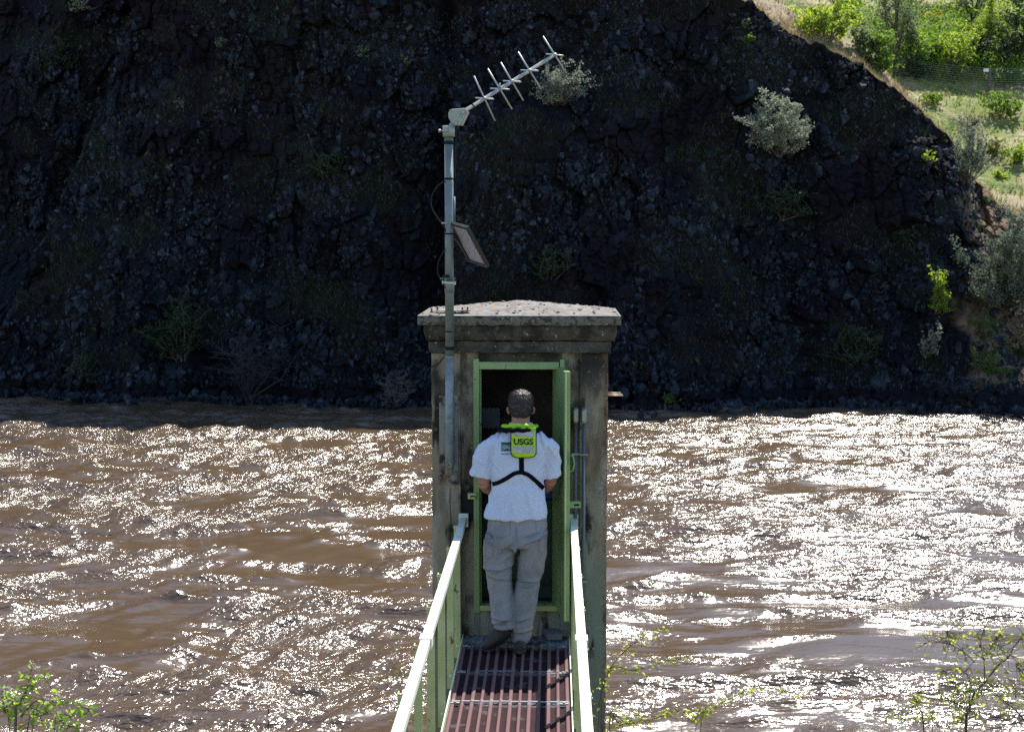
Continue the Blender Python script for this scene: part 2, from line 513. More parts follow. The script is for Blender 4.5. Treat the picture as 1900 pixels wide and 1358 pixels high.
# ------------------------------------------------------------------ river
def build_river():
    u = np.concatenate([-np.geomspace(6.0, 0.43, 40)[:-1], np.linspace(-0.42, 0.42, 720), np.geomspace(0.43, 6.0, 40)[1:]])
    v = np.concatenate([np.linspace(-12.0, 18.0, 20)[:-1], np.geomspace(18.0, 84.0, 520)])
    Y, U = np.meshgrid(v, u, indexing='ij')
    X = U * np.maximum(Y, 14.0)
    X = X - 0.03 * Y
    wx = X + 1.0 * perlin(X / 9.0, Y / 5.0, 3); wy = Y + 0.7 * perlin(X / 11.0, Y / 5.0, 4)
    swell = 0.13 * fbm(wx / 7.5, wy / 4.2, 1, 2)
    mid = 0.21 * perlin(wx / 5.5, wy / 1.15, 5) + 0.10 * perlin(wx / 2.8, wy / 0.60, 15)
    r = 1 - np.abs(perlin(wx / 7.0 + 0.3 * perlin(X / 3.0, Y / 2.0, 33), wy / 1.9 + 0.45 * perlin(X / 4.0, Y / 3.0, 34), 6))
    ridge = 0.15 * r ** 3
    chop = sstep(-0.24, 0.36, 0.60 * fbm(wx / 15.0, wy / 4.2, 7, 2) + 0.75 * fbm(wx / 7.0, wy / 1.05, 17, 3) + 0.24 * np.clip((Y - 24) / 26, 0, 1) + 0.10 * np.clip(U / 0.3, 0, 1) + 0.06 - 0.10 * np.clip((32 - Y) / 8, 0, 1) * (U > 0) + 0.06 * np.clip(-U / 0.2, 0, 1))
    wl = np.clip(-U / 0.20 + 0.25, 0, 1)
    ca, cb = (wx + 0.9 * wy) / 1.345, (0.9 * wx - wy) / 1.345
    mid = mid * (1 - 0.45 * wl) + wl * (0.15 * perlin(ca / 5.5, cb / 1.15, 25) + 0.09 * perlin(ca / 2.4, cb / 0.6, 26))
    boost = 1.0 + 0.0 * np.clip(-U / 0.25, 0, 1)
    small = boost * (0.052 * perlin(wx / 1.6, wy / 0.42, 8) + 0.030 * perlin(wx / 0.8, wy / 0.25, 9)) * (0.25 + 1.35 * chop)
    small = small * (1 - 0.3 * wl) + wl * (0.048 * perlin(ca / 1.4, cb / 0.42, 27) + 0.028 * perlin(ca / 0.7, cb / 0.25, 28)) * (0.25 + 1.35 * chop)
    Z = swell + mid * (0.5 + 0.7 * chop) + ridge * (0.35 + 0.8 * chop) + small - 0.08
    fade = (np.abs(U) < 0.6) * 1.0
    Z = Z * (0.2 + 0.8 * fade)
    me = grid_mesh('river', np.stack([X, Y, Z], -1), True)
    set_attr(me, 'chop', chop * (1 - 0.25 * wl)); set_attr(me, 'cross', chop * wl)
    m = bpy.data.materials.new('silty_water'); m.use_nodes = True
    nt = m.node_tree; N, L = nt.nodes, nt.links
    pb = N["Principled BSDF"]
    pb.inputs["Roughness"].default_value = 0.19
    pb.inputs["IOR"].default_value = 1.45
    pb.inputs["Specular IOR Level"].default_value = 0.85
    tc = N.new("ShaderNodeTexCoord")
    at_ = N.new("ShaderNodeAttribute"); at_.attribute_name = 'chop'
    # silt colour drifting in broad streaks
    mp = N.new("ShaderNodeMapping"); mp.inputs["Scale"].default_value = (0.10, 0.35, 1)
    L.new(tc.outputs['Object'], mp.inputs[0])
    n0 = N.new("ShaderNodeTexNoise"); n0.inputs["Scale"].default_value = 1.0; n0.inputs["Detail"].default_value = 4
    L.new(mp.outputs[0], n0.inputs["Vector"])
    mx = N.new("ShaderNodeMix"); mx.data_type = 'RGBA'
    mx.inputs[6].default_value = (0.074, 0.046, 0.024, 1); mx.inputs[7].default_value = (0.092, 0.062, 0.035, 1)
    L.new(n0.outputs["Fac"], mx.inputs[0]); L.new(mx.outputs[2], pb.inputs["Base Color"])
    prev = None
    at2 = N.new("ShaderNodeAttribute"); at2.attribute_name = 'cross'
    for sc, dist, mpv, amt in ((3.2, 0.10, (0.28, 1.0, 1), 0.8), (7.0, 0.070, (0.32, 1.0, 1), 1.0), (16.0, 0.028, (0.4, 1.0, 1), 1.0), (7.3, 0.080, (0.32, 1.0, 1), -1.0), (15.0, 0.032, (0.4, 1.0, 1), -1.0)):
        mp = N.new("ShaderNodeMapping"); mp.inputs["Scale"].default_value = mpv
        if amt < 0:
            rt = N.new("ShaderNodeVectorRotate"); rt.rotation_type = 'Z_AXIS'; rt.inputs["Angle"].default_value = R(-42)
            L.new(tc.outputs['Object'], rt.inputs[0]); L.new(rt.outputs[0], mp.inputs[0])
        else: L.new(tc.outputs['Object'], mp.inputs[0])
        n = N.new("ShaderNodeTexNoise"); n.inputs["Scale"].default_value = sc; n.inputs["Detail"].default_value = 2.0
        L.new(mp.outputs[0], n.inputs["Vector"])
        b = N.new("ShaderNodeBump"); b.inputs["Distance"].default_value = dist
        mr = N.new("ShaderNodeMapRange"); mr.inputs[1].default_value = 0.15; mr.inputs[2].default_value = 1.55
        mr.inputs[3].default_value = 0.20 * amt if amt > 0 else 0.0; mr.inputs[4].default_value = 1.75 * abs(amt)
        L.new((at_ if amt > 0 else at2).outputs["Fac"], mr.inputs[0]); L.new(mr.outputs[0], b.inputs["Strength"])
        L.new(n.outputs["Fac"], b.inputs["Height"])
        if prev is not None: L.new(prev, b.inputs["Normal"])
        prev = b.outputs[0]
    L.new(prev, pb.inputs["Normal"])
    tag(obj('river', me, m), 'brown silty river glittering with sunlight', None, None, 'structure')
build_river()

# ------------------------------------------------------------------ cliff and hillside
XS = np.concatenate([np.linspace(-140, -34, 60)[:-1], np.linspace(-34, 31, 940), np.linspace(31, 140, 60)[1:]])
def build_cliff():
    T = np.concatenate([np.linspace(-1.2, 0.0, 8)[:-1], np.linspace(0, 1, 420)])
    cz = crest_z(XS)
    zv = np.minimum(cz, 23.0)
    nlow = 335
    rows = []
    for t in T[:7]: rows.append(np.full_like(XS, t))
    for t in np.linspace(0, 1, nlow): rows.append(t * zv)
    for t in np.linspace(0, 1, 17)[1:]: rows.append(zv + t * (cz - zv) + t * 0.001)
    Z = np.stack(rows)
    X = np.broadcast_to(XS, Z.shape).copy()
    Y, blk, soft = cliff_y(X, Z)
    me = grid_mesh('cliff', np.stack([X, Y, Z], -1), False, flip=False)
    set_attr(me, 'block', blk); set_attr(me, 'soft', soft)
    set_attr(me, 'bank', sstep(19.6, 21.6, X + 0.9 * fbm(X / 1.5, Z / 1.5, 55, 3) - 0.05 * Z) * sstep(0.7, 1.6, Z + 0.3 * perlin(X * 1.2, Z, 56)))
    c = obj('cliff', me, M['rock']); tag(c, 'dark basalt cliff rising in shade from the far shore', None, None, 'structure')
    # hillside behind the crest
    xs = XS[::4]
    cz = crest_z(xs)
    ye, _, _ = cliff_y(xs, cz)
    s = np.concatenate([[0.0], np.geomspace(0.25, 190.0, 150)])
    Yh = ye[None, :] + s[:, None]
    Xh = np.broadcast_to(xs, Yh.shape)
    Zh = hill_z(Xh, Yh)
    w = np.exp(-s / 0.6)[:, None]
    Zh = Zh * (1 - w) + (cz[None, :] - 0.02) * w
    Zh = Zh + 0.07 * fbm(Xh * 1.3, Yh * 1.3, 71, 3) * (1 - w)
    mh = grid_mesh('hillside', np.stack([Xh, Yh, Zh], -1), True)
    czf = np.interp(xs, CRX, CRZ)[None, :] - Zh
    set_attr(mh, 'crest', np.clip(1.4 - s[:, None] / 6.5, 0, 1) * np.ones_like(Zh))
    tag(obj('hillside', mh, M['hill']), 'sunlit grassy hillside behind the cliff crest', None, None, 'structure')
    return c
cliff = build_cliff()

def rock_mesh(seed, n=15, squash=(1, 1, 1)):
    rnd = random.Random(seed)
    bm = bmesh.new()
    for _ in range(n):
        v = Vector((rnd.gauss(0, 1), rnd.gauss(0, 1), rnd.gauss(0, 1))).normalized() * rnd.uniform(0.42, 0.5)
        bm.verts.new((v.x * squash[0], v.y * squash[1], v.z * squash[2]))
    bmesh.ops.convex_hull(bm, input=bm.verts)
    for v in [v for v in bm.verts if not v.link_faces]: bm.verts.remove(v)
    me = bpy.data.meshes.new('rock'); bm.to_mesh(me); bm.free()
    me.materials.append(M['boulder'])
    return me

def build_rocks():
    rnd = random.Random(7)
    protos = [rock_mesh(k, 14, (1, 0.8, rnd.uniform(0.9, 1.5))) for k in range(10)]
    small = [rock_mesh(k + 50, 9, (1, 0.8, rnd.uniform(0.9, 1.5))) for k in range(10)]
    cand = []
    tries = 0
    rr_ = np.array([(rnd.uniform(-33, 29), rnd.random() ** 1.1 * 22.5) for _ in range(180002)])
    DN = fbm(rr_[:, 0] / 4.5, rr_[:, 1] / 4.0, 91, 3) + 0.22
    while len(cand) < 33000 and tries < 180000:
        tries += 1
        x, z = float(rr_[tries, 0]), float(rr_[tries, 1])
        if z > float(np.interp(x, CRX, CRZ)) - 0.3: continue
        dens = float(DN[tries])
        if z < 1.6: dens += 0.5
        if rnd.random() > 0.15 + 1.3 * dens: continue
        big = rnd.random()
        size = 0.10 + 0.32 * big ** 4 + (0.22 if big > 0.99 else 0)
        if z < 1.5: size *= 1.3
        cand.append((size, x, z))
    cand.sort(reverse=True)
    xs = np.array([c[1] for c in cand]); zs = np.array([c[2] for c in cand])
    ys, _, _ = cliff_y(xs, zs)
    vs_all, fs_all, off = [], [], 0
    pv = []
    for me in small:
        bm = bmesh.new(); bm.from_mesh(me)
        bmesh.ops.triangulate(bm, faces=bm.faces)
        pv.append((np.array([v.co[:] for v in bm.verts]), np.array([[v.index for v in f.verts] for f in bm.faces])))
        bm.free()
    for k, (size, x, z) in enumerate(cand):
        y = float(ys[k]) - 0.05 * size
        if z < 0.9: y -= rnd.random() ** 2 * 1.3; z = z * 0.45 - 0.05
        i = rnd.randrange(10)
        rz, rx = rnd.uniform(0, 6.28), rnd.uniform(-0.5, 0.5)
        s = (size * rnd.uniform(0.8, 1.3), size, size * rnd.uniform(0.8, 1.3))
        if k < 290:
            o = bpy.data.objects.new('rock', protos[i]); link(o)
            o.parent = cliff
            o.location = (x, y, z); o.rotation_euler = (rx, 0, rz); o.scale = s
        else:
            mat = Matrix.Translation((x, y, z)) @ Matrix.Rotation(rz, 4, 'Z') @ Matrix.Rotation(rx, 4, 'X') @ Matrix.Diagonal((*s, 1))
            A = np.array(mat)
            v, f = pv[i]
            vs_all.append(v @ A[:3, :3].T + A[:3, 3]); fs_all.append(f + off); off += len(v)
    me = mesh_np('rubble', np.concatenate(vs_all), np.concatenate(fs_all))
    o = obj('rubble', me, M['boulder'], cliff); o["kind"] = 'stuff'
build_rocks()

def build_bank():
    xs = np.concatenate([np.linspace(-60, -12, 30)[:-1], np.linspace(-12, 12, 60), np.linspace(12, 60, 30)[1:]])
    ysv = np.linspace(-25, 13.5, 70)
    X, Y = np.meshgrid(xs, ysv)
    Z = np.interp(Y, [-25, -3, 0.5, 2.5, 3.6, 5.0, 9.0, 11.5, 13.5], [9.5, 7.4, 7.3, 6.1, 5.7, 4.6, 1.6, 0.0, -1.2])
    Z = Z + 0.12 * fbm(X / 1.5, Y / 1.5, 81, 4)
    tag(obj('near_bank', grid_mesh('near_bank', np.stack([X, Y, Z], -1), True), M['bank']), 'near river bank below the viewpoint', None, None, 'structure')
build_bank()
def bank_z(x, y):
    return float(np.interp(y, [-25, -3, 0.5, 2.5, 3.6, 5.0, 9.0, 11.5, 13.5], [9.5, 7.4, 7.3, 6.1, 5.7, 4.6, 1.6, 0.0, -1.2]))
# ------------------------------------------------------------------ gauge house
M['concrete'] = material('old_concrete', (0.33, 0.265, 0.175), 0.9, [
    ((0.17, 0.125, 0.075), 3.0, 0.45, 0.62, (1, 1, 0.45)),
    ((0.42, 0.37, 0.28), 7.0, 0.52, 0.66, (1, 1, 0.25)),
    ((0.20, 0.24, 0.18), 2.2, 0.42, 0.60, (1, 1, 0.5), 'noise', (1, 7.3, 6.0, 'z')),
    ((0.028, 0.024, 0.019), 5.0, 0.47, 0.60, (1, 1, 0.5), 'noise', (1, 7.35, 8.0, 'z')),
    ((0.022, 0.019, 0.015), 9.0, 0.50, 0.56, (1, 1, 0.16), 'noise', (2.5, 0.45, 0.6, 'noise')),
    ((0.20, 0.055, 0.020), 55.0, 0.50, 0.56, (1, 1, 1), 'noise', (1, 0.335, 0.40, 'x')),
    ((0.42, 0.43, 0.38), 42.0, 0.66, 0.69),
], bump=[(60.0, 0.5, 0.006), (9.0, 0.4, 0.02)])
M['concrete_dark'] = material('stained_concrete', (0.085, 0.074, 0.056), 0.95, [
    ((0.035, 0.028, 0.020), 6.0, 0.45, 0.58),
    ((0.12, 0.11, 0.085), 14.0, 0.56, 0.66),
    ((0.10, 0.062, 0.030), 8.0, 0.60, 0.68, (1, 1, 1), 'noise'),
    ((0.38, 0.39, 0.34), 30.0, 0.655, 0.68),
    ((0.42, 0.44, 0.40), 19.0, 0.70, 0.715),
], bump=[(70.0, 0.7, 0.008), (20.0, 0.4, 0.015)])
M['roof'] = material('lichened_roof_concrete', (0.20, 0.185, 0.160), 0.95, [
    ((0.15, 0.135, 0.12), 20.0, 0.48, 0.66),
    ((0.15, 0.12, 0.105), 5.0, 0.48, 0.62),
    ((0.27, 0.255, 0.23), 16.0, 0.50, 0.72),
    ((0.42, 0.20, 0.06), 13.0, 0.66, 0.72),
], bump=[(45.0, 0.8, 0.010), (140.0, 0.5, 0.004)])
M['slab'] = material('roof_edge_concrete', (0.17, 0.15, 0.115), 0.95, [
    ((0.055, 0.048, 0.036), 24.0, 0.50, 0.58),
    ((0.26, 0.25, 0.21), 40.0, 0.58, 0.66),
    ((0.26, 0.12, 0.04), 5.0, 0.64, 0.70),
], bump=[(70.0, 0.8, 0.010)])
M['green_paint'] = material('green_painted_steel', (0.25, 0.37, 0.14), 0.5, [
    ((0.32, 0.43, 0.17), 3.0, 0.45, 0.62), ((0.13, 0.24, 0.12), 7.0, 0.60, 0.68, (1, 1, 0.3)),
    ((0.10, 0.055, 0.03), 22.0, 0.66, 0.70, (1, 1, 0.5))], bump=[(30.0, 0.12, 0.004)])
M['rail_paint'] = material('pale_green_paint', (0.70, 0.73, 0.58), 0.45, [
    ((0.78, 0.80, 0.68), 4.0, 0.45, 0.6), ((0.30, 0.17, 0.09), 26.0, 0.63, 0.67)], bump=[(30.0, 0.08, 0.003)])
M['post_paint'] = material('yellow_green_paint', (0.50, 0.52, 0.21), 0.5, [
    ((0.58, 0.60, 0.28), 4.0, 0.45, 0.6), ((0.22, 0.12, 0.05), 18.0, 0.62, 0.67, (1, 1, 0.5))], bump=[(30.0, 0.1, 0.003)])
M['galv'] = material('galvanised_steel', (0.22, 0.25, 0.235), 0.55, [
    ((0.17, 0.20, 0.19), 8.0, 0.45, 0.6), ((0.27, 0.27, 0.23), 4.0, 0.55, 0.65, (1, 1, 0.4))], metallic=0.35, bump=[(40.0, 0.08, 0.003)])
M['mast_low'] = material('flaking_pipe', (0.27, 0.31, 0.31), 0.6, [
    ((0.20, 0.23, 0.23), 12.0, 0.50, 0.56), ((0.42, 0.22, 0.10), 16.0, 0.64, 0.68)], metallic=0.1, bump=[(40.0, 0.4, 0.004)])
M['plate'] = material('rusty_mounting_plate', (0.30, 0.29, 0.24), 0.7, [
    ((0.18, 0.065, 0.025), 5.0, 0.50, 0.58, (1, 1, 0.5)), ((0.05, 0.03, 0.02), 9.0, 0.60, 0.66)], bump=[(30.0, 0.3, 0.004)])
M['alu'] = material('aluminium', (0.40, 0.40, 0.37), 0.45, metallic=0.5)
M['alu_grey'] = material('cast_bracket', (0.34, 0.36, 0.31), 0.5, [((0.25, 0.27, 0.23), 14.0, 0.5, 0.65)], metallic=0.25)
M['black'] = material('black_rubber', (0.008, 0.008, 0.009), 0.6, spec=0.25)
M['steel_dark'] = material('dark_steel', (0.06, 0.055, 0.05), 0.5, metallic=0.5)
M['conduit'] = material('grey_conduit', (0.14, 0.165, 0.175), 0.5, metallic=0.3)
M['rod'] = material('pale_rod', (0.55, 0.45, 0.34), 0.5, metallic=0.4)
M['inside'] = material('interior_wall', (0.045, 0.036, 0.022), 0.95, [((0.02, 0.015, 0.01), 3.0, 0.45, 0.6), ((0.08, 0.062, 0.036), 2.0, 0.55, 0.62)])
M['inside_green'] = material('interior_green_paint', (0.06, 0.10, 0.055), 0.6, [((0.04, 0.06, 0.035), 4, 0.5, 0.6)])

DZ = at(1000, 1178, 10.3).z                  # deck level
FY = 10.27                                   # front of the pilasters
HL, HRt = at(799.5, 679, FY).x, at(1129, 679, FY).x
HC = (HL + HRt) / 2
BACK = FY + 0.78
def zf(py, Y=FY): return at(960, py, Y).z
def xf(px, Y=FY): return at(px, 800, Y).x
ZT = zf(655)                                 # top of the shaft
OL, ORr = xf(889, 10.32), xf(1041, 10.32)    # door opening
OT, OB = zf(684, 10.32), zf(1124, 10.32)
house = thing('gauge_house', (HC, FY + 0.6, 0.0), 'narrow weathered concrete gauge house with an open green door, standing in the river', 'gauge house')

ZB = -1.4
def H(name, bm, mat): return obj(name, bm, M[mat], house)
w = bmesh.new()
def join(bm, other):
    me = bpy.data.meshes.new('tmp'); other.to_mesh(me); other.free(); bm.from_mesh(me); bpy.data.meshes.remove(me)
X1, X2 = xf(855), xf(1075)
join(w, rough_box(HL, X1, FY, FY + 0.20, ZB, ZT, 0.05, 0.003, 0.010, 1))              # left pilaster
join(w, rough_box(X2, HRt, FY, FY + 0.20, ZB, ZT, 0.05, 0.003, 0.010, 2))             # right pilaster
join(w, rough_box(X1 - 0.01, OL, FY + 0.035, FY + 0.20, ZB, ZT, 0.05, 0.004, 0.004, 3))
join(w, rough_box(ORr, X2 + 0.01, FY + 0.035, FY + 0.20, ZB, ZT, 0.05, 0.004, 0.004, 4))
join(w, rough_box(OL - 0.004, ORr + 0.004, FY + 0.040, FY + 0.198, ZB, OB, 0.05, 0.004, 0.004, 5))
add_box(w, HL + 0.004, HL + 0.16, FY + 0.19, BACK, ZB, ZT)
add_box(w, HRt - 0.16, HRt - 0.004, FY + 0.19, BACK, ZB, ZT)
add_box(w, HL + 0.15, HRt - 0.15, BACK - 0.14, BACK - 0.004, ZB, ZT - 0.003)
H('wall', w, 'concrete')
b = bmesh.new()                                # lintel
join(b, rough_box(OL - 0.006, ORr + 0.006, FY + 0.030, FY + 0.196, OT, ZT - 0.002, 0.03, 0.004, 0.006, 6))
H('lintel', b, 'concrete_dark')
# cornice: two stepped courses and a roof slab
def course(py0, py1, pl, pr, Y, seed, name, mat, cove=0.0):
    x0, x1 = xf(pl, Y), xf(pr, Y)
    z1, z0 = zf(py0, Y), zf(py1, Y)
    bm = rough_box(x0, x1, Y, BACK + (FY - Y), z0, z1, 0.03, 0.005, 0.014, seed)
    if cove:
        for v in bm.verts:
            t = (v.co.z - z0) / (z1 - z0)
            k = 1 - cove * (1 - t) ** 2 * 0.6
            v.co.x = HC + (v.co.x - HC) * k
            v.co.y = v.co.y + (0.03 * (1 - t) ** 2 if v.co.y < FY + 0.3 else 0)
    return H(name, bm, mat)
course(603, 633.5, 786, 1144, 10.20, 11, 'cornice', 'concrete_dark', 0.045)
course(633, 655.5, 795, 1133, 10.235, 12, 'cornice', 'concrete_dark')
SY = 10.16
SX0, SX1 = xf(774.5, SY), xf(1152, SY)
SZ0, SZ1 = zf(604.5, SY), zf(586, SY)
SBK = BACK + 0.11
H('roof_slab', rough_box(SX0, SX1, SY, SBK, SZ0, SZ1, 0.02, 0.006, 0.016, 13), 'slab')
def roof_top():
    nx, ny = 150, 130
    X, Y = np.meshgrid(np.linspace(SX0 + 0.004, SX1 - 0.004, nx), np.linspace(SY + 0.004, SBK - 0.004, ny))
    cx, cy = (SX0 + SX1) / 2, (SY + SBK) / 2
    u = np.abs(X - cx) / ((SX1 - SX0) / 2); v = np.abs(Y - cy) / ((SBK - SY) / 2)
    r = np.maximum(u, v)
    rise = 0.088 * (1 - np.clip(r, 0.08, 1))
    bump = 0.006 * fbm(X * 12, Y * 12, 3, 4) + 0.010 * np.clip(perlin(X * 30, Y * 30, 5) - 0.32, 0, 1)
    Z = SZ1 - 0.002 + rise + bump * sstep(0, 0.05, 1 - r) - 0.03 * (r > 0.995)
    H('roof_top', grid_mesh('roof_top', np.stack([X, Y, Z], -1), True), 'roof')
    bm = bmesh.new()                                # moss cushions breaking the outline
    rnd = random.Random(4)
    for _ in range(150):
        x, y = rnd.uniform(SX0 + .02, SX1 - .02), rnd.uniform(SY + .01, SBK - .02)
        rr = max(abs(x - cx) / ((SX1 - SX0) / 2), abs(y - cy) / ((SBK - SY) / 2))
        z = SZ1 + 0.088 * (1 - max(rr, 0.08))
        s = rnd.uniform(0.003, 0.010)
        m4 = Matrix.Translation((x, y, z)) @ Matrix.Diagonal((s * rnd.uniform(1, 2), s * rnd.uniform(1, 2), s * rnd.uniform(.6, 1.2), 1))
        bmesh.ops.create_icosphere(bm, subdivisions=1, radius=1, matrix=m4)
    o = H('moss', bm, 'roof'); o["kind"] = 'stuff'
roof_top()
# interior
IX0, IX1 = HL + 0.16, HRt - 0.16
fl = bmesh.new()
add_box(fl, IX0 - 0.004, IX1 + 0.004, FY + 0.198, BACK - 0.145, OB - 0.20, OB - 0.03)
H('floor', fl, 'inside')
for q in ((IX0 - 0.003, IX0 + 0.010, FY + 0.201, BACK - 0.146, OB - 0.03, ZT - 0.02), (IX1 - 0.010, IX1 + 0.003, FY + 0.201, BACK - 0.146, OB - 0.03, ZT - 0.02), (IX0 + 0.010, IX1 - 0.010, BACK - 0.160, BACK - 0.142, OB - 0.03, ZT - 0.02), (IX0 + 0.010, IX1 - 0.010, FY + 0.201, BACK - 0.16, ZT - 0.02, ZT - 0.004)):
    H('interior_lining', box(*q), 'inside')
# door frame
FRY = FY - 0.005
fr = bmesh.new()
add_box(fr, xf(878.5, FRY), OL + 0.003, FRY, FY + 0.06, zf(1137, FRY), zf(666, FRY), 0.003)
H('door_post', fr, 'green_paint')
H('door_post', box(ORr - 0.010, xf(1047.5, FRY), FRY, FY + 0.06, zf(1137, FRY), zf(667, FRY), 0.003), 'green_paint')
H('door_head', box(OL + 0.0035, xf(1037, FRY), FRY + 0.004, FY + 0.07, OT, zf(672, FRY), 0.003), 'green_paint')
H('door_stop', box(OL + 0.0035, OL + 0.016, FY + 0.06, FY + 0.09, OB, OT - 0.001), 'green_paint')
H('door_sill', box(OL + 0.0035, ORr - 0.0105, FRY + 0.004, FY + 0.08, zf(1133.5, FRY), zf(1124.5, FRY), 0.003), 'post_paint')
# the open door: hinge inside the opening, free edge towards the bridge
hx, hy = at(1025, 800, 10.47).x, 10.47
ex, ey = at(1047.3, 800, 9.93).x, 9.93
dz0, dz1 = zf(1124, 10.36) + 0.005, zf(689.3, 9.93)
dv = Vector((ex - hx, ey - hy, 0)); dl = dv.length; dv.normalize(); dn = Vector((-dv.y, dv.x, 0))
if dn.x < 0: dn = -dn
door = bmesh.new()
def dbox(a0, a1, n0, n1, z0, z1, bm=None, bev=0.0):
    bm = bm if bm is not None else bmesh.new()
    t = bmesh.new(); add_box(t, a0, a1, n0, n1, z0, z1, bev)
    for v in t.verts: v.co = Vector((hx, hy, 0)) + dv * v.co.x + dn * v.co.y + Vector((0, 0, v.co.z))
    bmesh.ops.recalc_face_normals(t, faces=t.faces)
    join(bm, t); return bm
dbox(0, dl, 0, 0.041, dz0, dz1, door, 0.003)
d_o = H('door', door, 'green_paint')
dbm = dbox(dl, dl + 0.004, 0.004, 0.016, dz0 + 0.01, dz1 - 0.01)
obj('edge_strip', dbm, M['post_paint'], d_o)
hz = zf(860, 9.97)
hb = Vector((hx, hy, 0)) + dv * (dl - 0.05) + dn * 0.041
hp = [hb + Vector((0, 0, hz + 0.062)), hb + dn * 0.030 + Vector((0, 0, hz + 0.052)), hb + dn * 0.038 + Vector((0, 0, hz)), hb + dn * 0.030 + Vector((0, 0, hz - 0.052)), hb + Vector((0, 0, hz - 0.062))]
obj('handle', tube(hp, 0.007, 6), M['green_paint'], d_o)
lz = zf(936, 9.98)
lb = dbox(dl - 0.075, dl - 0.03, 0.043, 0.125, lz - 0.020, lz + 0.022)
obj('latch', lb, M['green_paint'], d_o)
lb = dbox(dl - 0.028, dl - 0.0275, 0.075, 0.115, lz - 0.006, lz + 0.008)
obj('latch_slot', lb, M['black'], d_o)
# hasp on the left post, conduits on the right
hs = bmesh.new()
add_box(hs, xf(868), xf(884), FY - 0.035, FY - 0.006, zf(918), zf(914), 0.002)
add_box(hs, xf(869), xf(882), FY - 0.030, FY - 0.006, zf(925), zf(921), 0.002)
add_box(hs, xf(868), xf(873), FY - 0.036, FY + 0.034, zf(924), zf(915), 0.001)
H('hasp', hs, 'post_paint')['kind'] = 'stuff'
for px in (1068.5, 1083.5):
    x = xf(px, 10.235)
    yb = 10.235 if px > 1075 else 10.25
    bm = tube([(x, yb, zf(1085 if px < 1075 else 1250)), (x, yb, zf(785))], 0.0125, 8)
    c = H('conduit', bm, 'conduit')
    cv = bmesh.new()
    zc0, zc1 = zf(783), zf(755.5)
    add_loft(cv, [((x, yb - 0.012, zc0), (0.011, 0, 0), (0, 0.016, 0)), ((x, yb - 0.014, zc0 + 0.014), (0.020, 0, 0), (0, 0.024, 0)), ((x, yb - 0.014, zc1 - 0.014), (0.020, 0, 0), (0, 0.024, 0)), ((x, yb - 0.012, zc1), (0.010, 0, 0), (0, 0.014, 0))], 14, 3)
    obj('conduit_body', cv, M['alu_grey'], c)
    cb = bmesh.new(); add_box(cb, x - 0.0135, x + 0.0135, yb - 0.042, yb - 0.037, zc0 + 0.018, zc1 - 0.016, 0.002)
    obj('cover_plate', cb, M['alu'], c)
    for zz in (zf(841), zf(1075)):
        s = bmesh.new(); add_box(s, x - 0.03, x + 0.03, yb - 0.016, yb + 0.018, zz - 0.007, zz + 0.007, 0.003)
        obj('clip', s, M['alu_grey'], c)
for k, (py, px) in enumerate(((728, 1152), (731.5, 1155), (734.5, 1157))):
    H('rod', tube([(HRt - 0.02, FY + 0.30 + 0.02 * k, zf(py, FY + 0.3)), (at(px, py, FY + 0.3).x, FY + 0.30 + 0.02 * k, zf(py, FY + 0.3))], 0.0032, 6), 'rod')
# thin black line running down the left pilaster
H('black_line', tube([(xf(835), FY - 0.001, zf(905)), (xf(834), FY - 0.001, zf(930)), (xf(836), FY - 0.001, zf(962)), (xf(834.5), FY - 0.001, zf(1000)), (xf(837), FY - 0.001, zf(1050))], 0.0022, 4), 'black')
# rusty bolts on the slab
bl = bmesh.new()
for px, py in ((801, 577), (811.5, 574), (858, 575), (867.5, 574)):
    p = at(px, py + 4, SY + 0.13); add_tube(bl, [p, p + Vector((0, 0, 0.035))], 0.006, 6); add_tube(bl, [p + Vector((0, 0, 0.004)), p + Vector((0, 0, 0.012))], 0.012, 6)
H('anchor_bolts', bl, 'steel_dark')["kind"] = 'stuff'
q0, q1 = at(804, 580.5, SY + 0.10) + Vector((0, 0, 0.012)), at(873, 579.5, SY + 0.10) + Vector((0, 0, 0.012))
H('anchor_strap', bar(q0, q1, 0.05, 0.008), 'plate')

# things inside
ib = thing('instrument_box', (xf(909, 10.75), 10.75, zf(795, 10.75)), 'dark grey instrument box on the wall inside the doorway', 'instrument box')
p0, p1 = at(892, 795, 10.75), at(928, 757, 10.75)
obj('case', box(p0.x, p1.x, 10.75, 10.884, p0.z, p1.z, 0.008), material('box_grey', (0.06, 0.063, 0.066), 0.5), ib)
obj('lid_rim', box(p0.x + 0.012, p1.x - 0.012, 10.743, 10.7495, p0.z + 0.012, p1.z - 0.012, 0.003), material('lid_grey', (0.075, 0.075, 0.08), 0.5), ib)
cab = thing('cabinet', (HC, 10.65, OB - 0.03), 'dark green painted cabinet inside the doorway behind the man', 'cabinet')
cz = at(960, 928, 10.65).z
obj('body', box(IX0 + 0.013, IX1 - 0.013, 10.67, 10.88, OB - 0.029, cz - 0.02, 0.004), M['inside_green'], cab)
obj('counter', box(IX0 + 0.012, IX1 - 0.012, 10.63, 10.885, cz - 0.019, cz, 0.004), M['inside_green'], cab)
for a in (IX0 + 0.05, HC + 0.01):
    obj('cabinet_door', box(a, a + 0.34, 10.658, 10.668, OB + 0.08, cz - 0.06, 0.003), M['inside_green'], cab)
bc = at(1017, 912, 10.68)
bb = bmesh.new(); add_box(bb, bc.x - 0.09, bc.x + 0.06, 10.70, 10.80, cz + 0.0005, cz + 0.10, 0.015)
tag(obj('blue_case', bb, material('blue_case', (0.05, 0.12, 0.26), 0.5)), 'small blue case on the cabinet inside the doorway', 'case')

